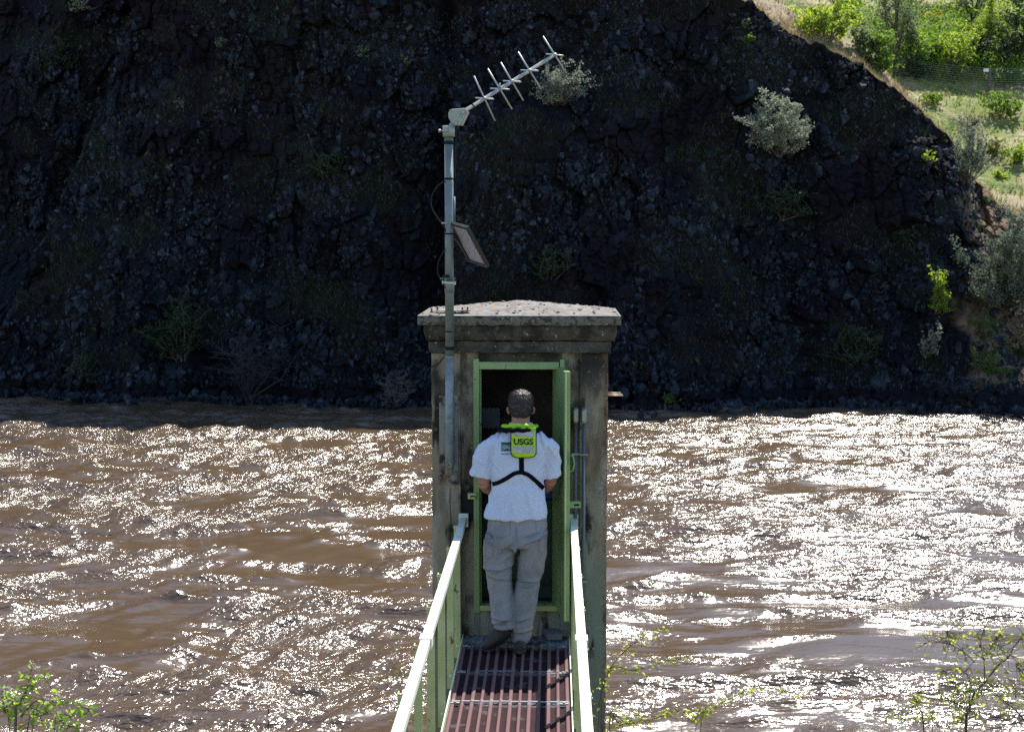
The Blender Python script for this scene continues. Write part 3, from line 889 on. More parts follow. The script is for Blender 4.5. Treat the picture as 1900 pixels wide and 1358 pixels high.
# ------------------------------------------------------------------ footbridge
BXL, BXR = -0.665, 0.122
bridge = thing('footbridge', ((BXL + BXR) / 2, 7.0, DZ), 'narrow steel footbridge with rusty brown grating and pale green railings', 'footbridge')
M['grating'] = material('rusty_brown_grating', (0.036, 0.014, 0.016), 0.8, [
    ((0.028, 0.013, 0.013), 6.0, 0.45, 0.6), ((0.21, 0.115, 0.11), 1, 0.1, 1.4, (1, 1, 1), 'attr:rib'), ((0.20, 0.235, 0.26), 9.0, 0.44, 0.56, (1, 2.0, 1), 'noise', (1, 0.25, 0.8, 'attr:edge')), ((0.13, 0.11, 0.105), 7.0, 0.58, 0.70, (1, 1.0, 1))],
    bump=[(120.0, 0.3, 0.003)], spec=0.2)
M['worn_plate'] = material('worn_steel_plate', (0.17, 0.21, 0.235), 0.6, [
    ((0.07, 0.045, 0.035), 9.0, 0.48, 0.58), ((0.30, 0.35, 0.37), 14.0, 0.60, 0.68)], bump=[(60.0, 0.3, 0.004)])
def deck_panel(y0, y1, mat, amp, seed):
    nx, ny = 13 * 12 + 1, max(6, int((y1 - y0) / 0.0050))
    X, Y = np.meshgrid(np.linspace(BXL + 0.012, BXR - 0.012, nx), np.linspace(y0 + 0.004, y1 - 0.004, ny))
    ph = (X - BXL - 0.012) / (BXR - BXL - 0.024) * 12.5
    s = np.sin(ph * 2 * np.pi)
    rib = sstep(0.25, 0.55, s)
    Z = DZ + amp * (2 * rib - 1) - amp
    fine = sstep(0.45, 0.55, 0.5 + 0.5 * np.cos(Y * 2 * np.pi / 0.0245))
    Z = Z - (0.0075 * fine * (1 - rib) + 0.0015 * fine * rib) * (amp > 0.004)
    Z = Z + 0.0015 * perlin(X * 5, Y * 5, seed)
    me = grid_mesh('deck_panel', np.stack([X, Y, Z], -1), True)
    set_attr(me, 'rib', rib)
    set_attr(me, 'edge', np.exp(-np.minimum(Y - y0, y1 - Y) / 0.05) + 0.0 * X)
    o = obj('deck_panel', me, M[mat], bridge)
    # turned-down ends
    for ya, yb_ in ((y0 + 0.0005, y0 + 0.0035), (y1 - 0.0035, y1 - 0.0005)):
        obj('end_flange', box(BXL + 0.012, BXR - 0.012, ya, yb_, DZ - 0.045, DZ - amp * 2 - 0.008), M['worn_plate'], o)
    return o
M['lip'] = material('bright_lip', (0.45, 0.47, 0.47), 0.5)
def yd(py): return atz(960, py, DZ).y
seams = [FY + 0.03, yd(1197), yd(1245), yd(1301)]
stp = seams[2] - seams[3]
while seams[-1] > 3.0: seams.append(seams[-1] - stp)
for k, (a, b2) in enumerate(zip(seams, seams[1:])):
    deck_panel(b2, a, 'worn_plate' if k == 0 else 'grating', 0.003 if k == 0 else 0.0085, k)
for k, yv in enumerate(seams[1:]):
    sb = bmesh.new()                               # bright worn lips at each seam and the hold-down clips
    n = 12
    for i in range(n):
        x0 = BXL + 0.02 + (BXR - BXL - 0.04) * i / n
        if (i * 7 + k * 3) % 5 == 0 and k != 2: continue
        add_box(sb, x0 + 0.004, x0 + (BXR - BXL - 0.04) / n - 0.008, yv - 0.005, yv + 0.004, DZ - 0.002, DZ + 0.0025 + 0.001 * (i % 3))
    obj('seam_lip', sb, M['worn_plate'] if k < 2 else M['lip'], bridge)['kind'] = 'stuff'
    for xx in (BXL + 0.045, BXR - 0.05):
        for yy in (yv - 0.04,):
            cb = bmesh.new()
            add_box(cb, xx - 0.028, xx + 0.028, yy - 0.010, yy + 0.010, DZ + 0.0015, DZ + 0.006, 0.001)
            add_tube(cb, [(xx, yy, DZ + 0.005), (xx, yy, DZ + 0.014)], 0.009, 6)
            obj('clip', cb, M['alu'], bridge)['kind'] = 'stuff'
for x in (BXL, BXR):
    s = 1 if x > 0 else -1
    st = bmesh.new()
    add_box(st, x - 0.004, x + 0.004, 2.9, FY - 0.004, DZ - 0.15, DZ + 0.012, 0.0015)
    st2 = bmesh.new(); add_box(st2, min(x, x - s * 0.05), max(x, x - s * 0.05), 2.9, FY - 0.004, DZ - 0.152, DZ - 0.144)
    obj('stringer', st, M['rail_paint'], bridge); obj('stringer_flange', st2, M['rail_paint'], bridge)
for yy in np.arange(3.4, 10.2, 1.2):
    obj('crossbeam', box(BXL + 0.006, BXR - 0.006, yy, yy + 0.06, DZ - 0.14, DZ - 0.055), M['post_paint'], bridge)
RZ = atz(858, 960, 0)  # placeholder
rz = at(860, 960, 10.26).z - 0.02
posts_y = [10.20, 9.50, 8.74, 7.97, 7.22, 6.45, 5.7, 4.95, 4.2, 3.45]
for side in (-1, 1):
    rx = atz(858.5, 962, rz + 0.03).x if side < 0 else atz(1064.5, 966, rz + 0.03).x
    xe = rx
    rl = bmesh.new()
    # tube rail, a handful of straight lengths with collars
    tr = bar((rx, 3.1, rz), (rx, FY - 0.003, rz), 0.050, 0.045, bevel=0.006)
    rail = obj('railing', tr, M['rail_paint'], bridge)
    obj('end_plate', box(rx - 0.035, rx + 0.035, FY - 0.012, FY - 0.001, rz - 0.05, rz + 0.05, 0.002), M['rail_paint'], rail)
    for cy in (7.20, 4.6):
        obj('collar', box(rx - 0.033, rx + 0.033, cy - 0.05, cy + 0.05, rz - 0.030, rz + 0.030, 0.004), M['rail_paint'], rail)
    px_ = (BXL - 0.012 - 0.024) if side < 0 else (BXR + 0.012 + 0.024)
    for k, yy in enumerate(posts_y):
        pm_ = bmesh.new()
        ox = [(-0.023, -0.020), (0.023, -0.020), (0.023, 0.026), (0.017, 0.026), (0.017, -0.014), (-0.023, -0.014)]
        lo_ = [pm_.verts.new((px_ + side * a, yy + c, DZ - 0.14)) for a, c in ox]; hi_ = [pm_.verts.new((px_ + side * a, yy + c, rz - 0.023)) for a, c in ox]
        pm_.faces.new(lo_); pm_.faces.new(hi_)
        for q in range(6): pm_.faces.new((lo_[q], lo_[(q + 1) % 6], hi_[(q + 1) % 6], hi_[q]))
        bmesh.ops.recalc_face_normals(pm_, faces=pm_.faces)
        o = obj('post', pm_, M['post_paint'], rail)
        bt = bmesh.new(); add_tube(bt, [(px_ - 0.028, yy - 0.017, rz - 0.035), (px_ + 0.028, yy - 0.017, rz - 0.035)], 0.004, 6)
        add_tube(bt, [(px_, yy - 0.026, DZ - 0.05), (px_, yy - 0.012, DZ - 0.05)], 0.010, 6)
        obj('bolt', bt, M['rail_paint'], rail)['kind'] = 'stuff'
    for yy in np.linspace(3.6, 10.0, 14):
        s2 = tube([(rx + side * 0.024, yy, rz + 0.006), (rx + side * 0.028, yy, rz + 0.006)], 0.004, 6)
        obj('screw', s2, M['rail_paint'], rail)

# wood block on the deck
wp = atz(1030, 1190, DZ)
wb = bmesh.new(); add_box(wb, wp.x - 0.055, wp.x + 0.055, wp.y + 0.02, wp.y + 0.24, DZ + 0.0045, DZ + 0.05, 0.004)
for v in wb.verts: v.co.x += (v.co.y - wp.y) * -0.22
tag(obj('wood_block', wb, material('grey_wood', (0.17, 0.145, 0.15), 0.85, [((0.09, 0.075, 0.08), 16, 0.5, 0.6, (1, 0.15, 1))])), 'grey weathered wood block lying on the deck right of the man\'s feet', 'wood block')

# ------------------------------------------------------------------ antenna mast
MY = 10.10
mx = at(834.5, 679, MY).x
def zm(py): return at(834, py, MY).z
mast = thing('antenna_mast', (mx, MY, zm(880)), 'tall galvanised pipe mast bolted to the left front corner of the gauge house', 'mast')
obj('pole', tube([(mx, MY, zm(660)), (mx, MY, zm(252))], 0.031, 16), M['galv'], mast)
obj('lower_pole', tube([(mx - 0.006, MY, zm(880)), (mx - 0.001, MY, zm(659))], 0.0305, 16), M['mast_low'], mast)
obj('mounting_plate', box(xf(815, 10.25), xf(850, 10.25), 10.245, 10.266, zf(899, 10.25), zf(735, 10.25), 0.004), M['plate'], mast)
obj('standoff', box(mx - 0.028, mx + 0.022, MY + 0.02, 10.246, zm(868), zm(742)), M['plate'], mast)
for px, py in ((820.5, 751), (846, 751), (818, 878), (845, 877), (816, 886), (833, 893), (847, 884)):
    c = Vector((xf(px, 10.24), 10.245, zf(py, 10.24)))
    obj('bolt', tube([c, c + Vector((0, -0.022, 0))], 0.011, 6), M['conduit'], mast)
for py in (774, 861):
    c = Vector((mx - 0.006, MY - 0.029, zm(py)))
    obj('washer', tube([c + Vector((0, 0.004, 0)), c + Vector((0, -0.006, 0))], 0.020, 14), M['mast_low'], mast)
    obj('bolt', tube([c, c + Vector((0, -0.018, 0))], 0.009, 6), M['plate'], mast)
for py, hgt in ((265, 0.024), (332, 0.014), (434, 0.010), (615, 0.008), (646, 0.024)):
    obj('tape_band', tube([(mx, MY, zm(py) - hgt / 2), (mx, MY, zm(py) + hgt / 2)], 0.0335, 16), M['black'], mast)
obj('rusty_band', tube([(mx, MY, zm(664)), (mx, MY, zm(661))], 0.035, 16), M['plate'], mast)
# clamp with the small dome at y = 520
obj('sleeve', tube([(mx, MY, zm(543)), (mx, MY, zm(516))], 0.0345, 16), M['galv'], mast)
cl = bmesh.new(); z = zm(524.5)
add_tube(cl, [(mx - 0.045, MY - 0.036, z + 0.004), (mx + 0.045, MY - 0.036, z - 0.002)], 0.008, 8)
add_tube(cl, [(mx - 0.048, MY - 0.036, z + 0.004), (mx - 0.040, MY - 0.036, z + 0.004)], 0.013, 6)
add_tube(cl, [(mx + 0.040, MY - 0.036, z - 0.002), (mx + 0.048, MY - 0.036, z - 0.002)], 0.013, 6)
obj('clamp', cl, M['rail_paint'], mast)['kind'] = 'stuff'
dm = bmesh.new(); c = Vector((mx - 0.022, MY - 0.045, zm(514.5)))
add_loft(dm, [(c, (0.027, 0, 0), (0, 0.027, 0)), (c + Vector((0, 0, 0.010)), (0.025, 0, 0), (0, 0.025, 0)), (c + Vector((0, 0, 0.018)), (0.016, 0, 0), (0, 0.016, 0)), (c + Vector((0, 0, 0.021)), (0.004, 0, 0), (0, 0.004, 0))], 14)
obj('gps_dome', dm, M['black'], mast)
obj('dome_bracket', box(mx - 0.06, mx + 0.045, MY - 0.075, MY - 0.030, zm(516.8), zm(515.5)), M['galv'], mast)
obj('side_rod', tube([(mx + 0.036, MY + 0.01, zm(412)), (mx + 0.036, MY + 0.01, zm(365))], 0.008, 8), M['galv'], mast)
# socket at the top
obj('socket', tube([(mx, MY, zm(254)), (mx, MY, zm(233.5))], 0.043, 18), M['alu_grey'], mast)
sb = bmesh.new(); z = zm(243.5)
add_tube(sb, [(mx - 0.055, MY - 0.035, z), (mx - 0.006, MY - 0.045, z)], 0.006, 8)
add_tube(sb, [(mx - 0.070, MY - 0.035, z), (mx - 0.054, MY - 0.035, z)], 0.011, 6)
add_tube(sb, [(mx - 0.02, MY - 0.050, z), (mx - 0.006, MY - 0.050, z)], 0.010, 6)
obj('set_screw', sb, M['alu'], mast)['kind'] = 'stuff'
# cables along the mast
def P(px, py, Y=MY): return at(px, py, Y)
def smooth_path(pts, n=6):
    pts = [Vector(p) for p in pts]; out = []
    for i in range(len(pts) - 1):
        p0, p1, p2, p3 = pts[max(i - 1, 0)], pts[i], pts[i + 1], pts[min(i + 2, len(pts) - 1)]
        for k in range(n):
            t = k / n
            out.append(0.5 * ((2 * p1) + (p2 - p0) * t + (2 * p0 - 5 * p1 + 4 * p2 - p3) * t * t + (3 * p1 - p0 - 3 * p2 + p3) * t ** 3))
    out.append(pts[-1]); return out
cy_ = MY - 0.02
for pts in ([P(826, 336, cy_), P(812, 346, cy_), P(801, 365, cy_), P(801, 385, cy_), P(812, 405, cy_), P(822, 418, cy_), P(828, 432, cy_)],
            [P(826, 462, cy_), P(814, 485, cy_), P(812, 505, cy_), P(819, 522, cy_), P(826, 535, cy_)],
            [P(824, 662, cy_), P(812, 676, cy_), P(797, 683, cy_), P(790, 692, cy_), P(789, 702, cy_)],
            [P(846, 234, MY + 0.03), P(845.5, 262, MY + 0.03), P(844.5, 300, MY + 0.03), P(844, 332, MY + 0.03)]):
    obj('cable', tube(smooth_path(pts), 0.0045, 6), M['black'], mast)

# ------------------------------------------------------------------ antenna
AM = MY / F
def V3(dx, dy, dz): return RGT * dx + Vector((0, 0, -1)) * dy + Vector((0, 1, 0)) * dz   # image-like axes: right, down, away
ant = thing('yagi_antenna', P(848, 222), 'crossed yagi antenna on a square boom pointing up to the right from the mast top', 'antenna')
J = P(864, 205, MY)
bdir = V3(168, -115, 104) ; blen = bdir.length * AM; bd = bdir.normalized()
def on_boom(px):                                   # point on the boom whose image column is px
    lo, hi = 0.0, blen * 1.2
    for _ in range(40):
        m_ = (lo + hi) / 2; q = J + bd * m_ - CAM
        col = 950 + F * q.dot(RGT) / q.dot(FWD)
        if col < px: lo = m_
        else: hi = m_
    return J + bd * lo
tipp = on_boom(1029.5)
obj('boom', bar(J - bd * 0.02, tipp + bd * 0.008, 0.0205, 0.0205, up=(0.2, -1, 0.5), bevel=0.003), M['alu'], ant)
elem = [(899, (440, 505, 617, 880), (465, 683, 615, 692)), (927.5, (570, 420, 775, 762), (592, 588, 750, 594)), (950, (677, 360, 868, 682), (698, 517, 845, 524)), (982.7, (820, 260, 1015, 575), (848, 414, 992, 418)), (1029.3, (1027, 112, 1225, 425), (1055, 267, 1197, 280))]
for px, l1, l2 in elem:
    c = on_boom(px)
    for (a0, b0, a1, b1), kz in ((l1, 0.30), (l2, -1.5)):
        dx, dy = (a1 - a0) / 4.53, (b1 - b0) / 4.53
        zc = -(dx * 168 + dy * -115) / 104.0          # perpendicular to the boom
        hz_ = zc * (c.y / F) / 2
        qc = c - CAM; cpx = 950 + F * qc.dot(RGT) / qc.dot(FWD); cpy = 679 - F * qc.dot(UPV) / qc.dot(FWD)
        obj('element', tube([at(cpx - dx / 2, cpy - dy / 2, c.y - hz_), c, at(cpx + dx / 2, cpy + dy / 2, c.y + hz_)], 0.0056, 8), M['alu'], ant)
    obj('insulator', tube([c - bd * 0.012, c + bd * 0.012], 0.0135, 8), M['alu_grey'], ant)
obj('feed_connector', tube([on_boom(927.5) + Vector((0, -0.01, 0.012)), on_boom(927.5) + Vector((0, -0.01, 0.040))], 0.007, 8), M['alu'], ant)
ou = on_boom(876)
obj('marking_band', bar(ou, on_boom(878.5), 0.0215, 0.0215, up=(0.2, -1, 0.5)), M['black'], ant)
# pivot bracket: two rounded side plates with a web between
plate_px = [(838.5, 204), (864, 202), (869, 208), (856, 233.5), (846, 233.5), (838, 229), (833, 220), (832.5, 211), (834.5, 205.5)]
def prism(pts, y0, y1):
    bm = bmesh.new()
    a = [bm.verts.new((p.x, y0, p.z)) for p in pts]; b = [bm.verts.new((p.x, y1, p.z)) for p in pts]
    bm.faces.new(a); bm.faces.new(b[::-1])
    for i in range(len(a)): bm.faces.new((a[i], b[i], b[(i + 1) % len(a)], a[(i + 1) % len(a)]))
    bmesh.ops.recalc_face_normals(bm, faces=bm.faces)
    bmesh.ops.bevel(bm, geom=list(bm.edges), offset=0.0015, segments=1, affect='EDGES')
    return bm
pp = [P(a, b) for a, b in plate_px]
obj('side_plate', prism(pp, MY - 0.040, MY - 0.034), M['alu_grey'], ant)
obj('side_plate', prism(pp, MY + 0.034, MY + 0.040), M['alu_grey'], ant)
obj('web', prism([P(838.5, 203.6), P(864, 201.6), P(863.5, 203.2), P(838.5, 205.2)], MY - 0.034, MY + 0.034), M['alu'], ant)
obj('web', prism([P(869, 208), P(870.5, 209), P(858.5, 233.5), P(856.5, 233.5)], MY - 0.045, MY + 0.034), M['rod'], ant)
obj('tongue', prism([P(832, 233.5), P(836, 227), P(850, 212), P(856, 218), P(846, 233.5)], MY - 0.010, MY + 0.010), M['alu_grey'], ant)
for a, b, r in ((850, 215, 0.008), (859.5, 208.5, 0.009), (841.5, 226, 0.006), (846.5, 229.5, 0.007)):
    c = P(a, b, MY - 0.04); obj('bolt', tube([c, c + Vector((0, -0.008, 0))], r, 8), M['alu'], ant)

# ------------------------------------------------------------------ solar panel
A_ = P(832.5, 411, MY + 0.02)
e1 = V3(39, 10, -62) * AM; e2 = V3(36.5, 73, 28) * AM
nrm = e2.cross(e1).normalized()
if nrm.z < 0: nrm = -nrm
sp = thing('solar_panel', A_, 'small tilted solar panel seen from behind, clamped to the mast below the antenna', 'solar panel')
def sl(a0, a1, b0, b1, n0, n1):
    bm = bmesh.new(); vs_ = []
    for n_ in (n0, n1):
        for a, b in ((a0, b0), (a1, b0), (a1, b1), (a0, b1)):
            vs_.append(bm.verts.new(A_ + e1 * a + e2 * b + nrm * n_))
    for q in ((3, 2, 1, 0), (4, 5, 6, 7), (0, 1, 5, 4), (1, 2, 6, 5), (2, 3, 7, 6), (3, 0, 4, 7)): bm.faces.new([vs_[i] for i in q])
    bmesh.ops.recalc_face_normals(bm, faces=bm.faces)
    return bm
M['panel_frame'] = material('dark_anodised_frame', (0.045, 0.036, 0.032), 0.4, metallic=0.4)
M['backsheet'] = material('panel_backsheet', (0.50, 0.48, 0.54), 0.35, [((0.40, 0.38, 0.44), 9.0, 0.5, 0.65)], translucent=0.25)
M['cell'] = material('solar_cells', (0.02, 0.025, 0.06), 0.2)
obj('frame_bar', sl(0, 1, 0, 0.055, -0.014, 0.012), M['panel_frame'], sp)
obj('frame_bar', sl(0, 1, 0.955, 1, -0.014, 0.012), M['panel_frame'], sp)
obj('frame_bar', sl(0, 0.10, 0.056, 0.954, -0.014, 0.012), M['panel_frame'], sp)
obj('frame_bar', sl(0.94, 1, 0.056, 0.954, -0.014, 0.012), M['panel_frame'], sp)
obj('back_sheet', sl(0.101, 0.939, 0.0565, 0.9535, -0.004, 0.001), M['backsheet'], sp)
obj('solar_cells', sl(0.101, 0.939, 0.0565, 0.9535, 0.0015, 0.006), M['cell'], sp)
obj('mount', bar(P(836, 415, MY), A_ + e1 * 0.05 + e2 * 0.1, 0.03, 0.03), M['steel_dark'], sp)
obj('mount', bar(P(840, 436, MY), A_ + e1 * 0.05 + e2 * 0.62, 0.022, 0.022), M['steel_dark'], sp)
obj('mount_bolt', tube([P(819, 414, MY - 0.03), P(832, 414.5, MY - 0.03)], 0.007, 6), M['alu'], sp)
obj('cable', tube(smooth_path([P(845, 455), P(841, 470), P(845, 482), P(852, 480), P(846, 466), P(856, 484), P(868, 494), P(880, 494), P(884, 489)]), 0.004, 6), M['black'], sp)
# ------------------------------------------------------------------ the man
PY = 9.93
def Q(px, py, dy=0.0): return at(px, py, PY + dy)
M['skin'] = material('skin', (0.42, 0.20, 0.14), 0.5, [((0.34, 0.14, 0.10), 9.0, 0.45, 0.62)], bump=[(90.0, 0.1, 0.002)])
M['shirt'] = material('pale_blue_grey_cotton', (0.60, 0.64, 0.76), 0.9, [((0.57, 0.61, 0.73), 6.0, 0.45, 0.6)])
M['trousers'] = material('grey_tan_canvas', (0.31, 0.30, 0.31), 0.9, [((0.25, 0.245, 0.25), 5.0, 0.45, 0.6), ((0.35, 0.295, 0.235), 3.5, 0.56, 0.68)], bump=[(260.0, 0.2, 0.002)])
M['hair'] = material('dark_brown_hair', (0.030, 0.021, 0.017), 0.5, [((0.12, 0.10, 0.09), 60.0, 0.56, 0.66)], spec=0.4)
M['boot'] = material('brown_boot_leather', (0.045, 0.032, 0.026), 0.6, [((0.09, 0.065, 0.05), 22.0, 0.55, 0.66)])
M['sole'] = material('boot_sole', (0.03, 0.024, 0.02), 0.8, [((0.10, 0.07, 0.05), 12.0, 0.55, 0.62)])
M['hivis'] = material('hi_vis_fabric', (0.50, 0.80, 0.02), 0.6, [((0.36, 0.66, 0.02), 12.0, 0.48, 0.62)], bump=[(26.0, 0.3, 0.006)], translucent=0.12)
M['reflect'] = material('reflective_strip', (0.40, 0.40, 0.42), 0.4, [((0.54, 0.53, 0.52), 24.0, 0.50, 0.6)], bump=[(24.0, 0.3, 0.005)])
M['webbing'] = material('black_webbing', (0.006, 0.006, 0.007), 0.95, spec=0.1)
M['ink'] = material('black_print', (0.012, 0.014, 0.02), 0.7)
M['logo'] = material('green_print', (0.006, 0.11, 0.055), 0.8)
M['logo_white'] = material('shirt_gap', (0.60, 0.64, 0.76), 0.9)

man = thing('person', (Q(965, 1200).x, PY, DZ), 'man from behind in pale shirt, grey trousers and yellow green life vest at the doorway', 'person')
S = PY / F

def ring(px, py, rxp, ry, dy=0.0, tilt=(0, 0)):
    c = Q(px, py, dy)
    return (c, (rxp * S, 0, tilt[0]), (0, ry, tilt[1]))
# --- body: one continuous surface
b = bmesh.new()
torso = [(967, 1000, 40, .10), (967, 960, 42, .105), (966, 915, 40, .10), (966, 870, 44, .11), (966, 830, 50, .11), (966, 808, 44, .085), (966, 795, 28, .062), (966, 784, 17.5, .058), (966.5, 768, 16.5, .058), (966.5, 756, 17, .060)]
add_loft(b, [ring(x, y, r, d, -0.01 + (0.01 if y < 790 else 0)) for x, y, r, d in torso], 20)
# head (slightly bowed forward)
hd = [(966.5, 783, 9, .045, .055), (966.5, 776, 16, .075, .040), (966.5, 766, 20.5, .092, .025), (966.5, 755, 22.5, .098, .014), (966.5, 744, 23, .098, .006), (966.5, 735, 21, .088, .004), (966.5, 728, 16, .066, .004), (966.5, 724, 9, .036, .004)]
add_loft(b, [ring(x, y, r, d, 0.02 + o) for x, y, r, d, o in hd], 20)
for s_ in (-1, 1):                                # ears
    c = Q(966.5 + s_ * 22.9, 761, 0.02)
    add_loft(b, [(c + Vector((0, 0, -0.030)), (0.006, 0, 0), (0, 0.009, 0)), (c + Vector((s_ * 0.004, 0, -0.012)), (0.009, 0, 0), (0, 0.014, 0)), (c + Vector((s_ * 0.007, -0.004, 0.010)), (0.009, 0, 0), (0, 0.018, 0)), (c + Vector((s_ * 0.005, -0.003, 0.026)), (0.006, 0, 0), (0, 0.012, 0))], 10)
fc = Q(966.5, 764, 0.13)                          # nose, brow and chin on the hidden side
add_loft(b, [(fc + Vector((0, -0.02, 0.028)), (0.008, 0, 0), (0, 0.010, 0)), (fc + Vector((0, 0.0, 0.004)), (0.012, 0, 0), (0, 0.016, 0)), (fc + Vector((0, 0.006, -0.012)), (0.017, 0, 0), (0, 0.016, 0)), (fc + Vector((0, -0.006, -0.020)), (0.012, 0, 0), (0, 0.010, 0))], 10)
add_tube(b, [fc + Vector((-0.024, -0.022, -0.042)), fc + Vector((0, -0.012, -0.040)), fc + Vector((0.024, -0.022, -0.042))], [0.006, 0.009, 0.006], 8)
add_tube(b, [fc + Vector((-0.045, -0.040, 0.036)), fc + Vector((0, -0.026, 0.040)), fc + Vector((0.045, -0.040, 0.036))], [0.008, 0.010, 0.008], 8)
# arms: shoulder, elbow beside the ribs, forearms reaching forward to the work at the sill of the doorway
arms = {}
for s_, sh, el, wr in ((-1, Q(912, 822), Q(896, 898, 0.0), Q(923, 918, 0.25)), (1, Q(1020, 822), Q(1022, 893, 0.02), Q(1003, 916, 0.26))):
    mid = sh.lerp(el, 0.5)
    add_tube(b, [sh, mid, el], [0.058, 0.052, 0.043], 14)
    add_tube(b, [el + Vector((0, -0.012, 0.012)), el.lerp(wr, 0.30), el.lerp(wr, 0.7), wr], [0.043, 0.046, 0.036, 0.028], 14)
    d = (wr - el).normalized(); up = Vector((0, 0, 1)); sd = d.cross(up).normalized()
    pc = wr + d * 0.05
    add_loft(b, [(wr, sd * 0.028, up * 0.020), (wr + d * 0.03, sd * 0.038, up * 0.018), (wr + d * 0.075, sd * 0.043, up * 0.016), (wr + d * 0.095, sd * 0.040, up * 0.013)], 12)
    for k, (o, L_) in enumerate(((-0.031, 0.062), (-0.010, 0.076), (0.011, 0.082), (0.032, 0.070))):
        f0 = wr + d * 0.085 + sd * o
        add_tube(b, [f0, f0 + d * L_ * 0.45 + up * 0.002, f0 + d * L_ * 0.80 - up * 0.012, f0 + d * L_ * 0.95 - up * 0.030], [0.010, 0.0095, 0.0085, 0.007], 8)
    t0 = wr + d * 0.02 - sd * 0.034 * s_
    add_tube(b, [t0, t0 + d * 0.03 - sd * 0.020 * s_ - up * 0.008, t0 + d * 0.062 - sd * 0.018 * s_ - up * 0.022], [0.013, 0.011, 0.008], 8)
# legs inside the trousers
LL = [(938, 985, .0, .085), (934, 1040, .0, .075), (930, 1090, .02, .055), (932, 1130, -.02, .048), (934, 1165, -.06, .038)]
RL = [(988, 985, .0, .085), (985, 1040, .01, .075), (977, 1090, .02, .055), (970, 1130, .01, .048), (968, 1178, .0, .038)]
for leg in (LL, RL):
    add_tube(b, [Q(x, y, dy) for x, y, dy, r in leg], [r * 0.9 for *_, r in leg], 12)
body = evaluated(b, [('REMESH', dict(mode='VOXEL', voxel_size=0.006)), ('SMOOTH', dict(factor=0.5, iterations=4)), ('DECIMATE', dict(ratio=0.35))])
obj('body', body, M['skin'], man)
bvh_body = BVHTree.FromPolygons([v.co[:] for v in body.vertices], [p.vertices[:] for p in body.polygons])

def crease_fold(x, y, z, xo, a, c, wd, dp):
    ax_, az_, cx_, cz_ = Q(*a).x - xo, Q(*a).z, Q(*c).x - xo, Q(*c).z
    L2 = (cx_ - ax_) ** 2 + (cz_ - az_) ** 2
    t = np.clip(((x - ax_) * (cx_ - ax_) + (z - az_) * (cz_ - az_)) / L2, 0, 1)
    dx_, dz_ = x - (ax_ + t * (cx_ - ax_)), z - (az_ + t * (cz_ - az_))
    sgn = np.sign(dx_ * (cz_ - az_) - dz_ * (cx_ - ax_)); dd = np.hypot(dx_, dz_)
    return dp * (np.exp(-(dd / wd) ** 2) - 0.8 * np.exp(-((dd - wd * 1.3) / wd) ** 2) * (sgn > 0)) * (y < 0.03) * np.sin(np.pi * np.clip(t, 0.1, 0.9))

# --- shirt
b = bmesh.new()
tor = [(957, 959, 59, .158), (957.5, 950, 59, .158), (959, 930, 54.5, .150), (960.5, 905, 50, .142), (960.5, 885, 50.5, .138), (960.5, 862, 52, .136), (961.5, 842, 56, .134), (963, 822, 58, .126), (964, 810, 53, .112), (965.5, 801, 43, .096), (966, 794, 33, .084), (966, 788, 23, .074), (966, 784, 19, .070)]
add_loft(b, [ring(x, y, r, d, -0.005) for x, y, r, d in tor], 36, 2.25)
for s_ in (-1, 1):
    if s_ < 0:
        pts = [(Q(921, 812, 0), .060), (Q(905, 826, .0), .074), (Q(897.5, 850, .0), .075), (Q(893.5, 876, .0), .077), (Q(892.8, 884, .0), .079)]
    else:
        pts = [(Q(1008, 812, 0), .060), (Q(1019.5, 826, .0), .070), (Q(1023.0, 850, .01), .066), (Q(1024.6, 878, .01), .062), (Q(1025, 886, .01), .063)]
    ax = (pts[-1][0] - pts[1][0]).normalized()
    rings = []
    for k, (c, r) in enumerate(pts):
        tilt = Vector((s_, 0, 0.28 * (1 if s_ < 0 else 0.6) * (1 if k > 1 else 0)))
        if k > 1: tilt.z = -s_ * 0.0 + (-0.16 if s_ > 0 else 0.16) * s_ * -1
        rings.append((c, Vector((1, 0, 0.20 * (-s_) * -1 if k > 1 else 0)) * r, (0, r * 1.02, 0)))
    add_loft(b, rings, 24)
sm = fused(b, 0.007, 6)
co = get_co(sm); no = get_no(sm)
x, y, z = co[:, 0] - Q(963, 870).x, co[:, 1] - PY, co[:, 2]
zt, zb = Q(963, 800).z, Q(963, 958).z
lowf = sstep(zt - 0.25, zb, z)
lowf = np.clip((zt - 0.18 - z) / (zt - 0.18 - zb), 0, 1)
ang = np.arctan2(y, x)
fold = 0.0025 * np.sin(ang * 8 + 3 * perlin(z * 3, ang, 3)) * lowf + 0.007 * perlin(ang * 2.2, z * 3.0, 5) * (0.3 + 0.7 * lowf) + 0.002 * perlin(x * 12 + z * 6, z * 4 - x * 4, 6)
arm = sstep(0.185, 0.215, np.abs(x) + 0.12 * np.clip((z - (zt - 0.1)) / 0.1, 0, 1))
fold = fold * (1 - arm * 0.5) + arm * 0.008 * perlin(z * 16 + x * 20, y * 10, 9)
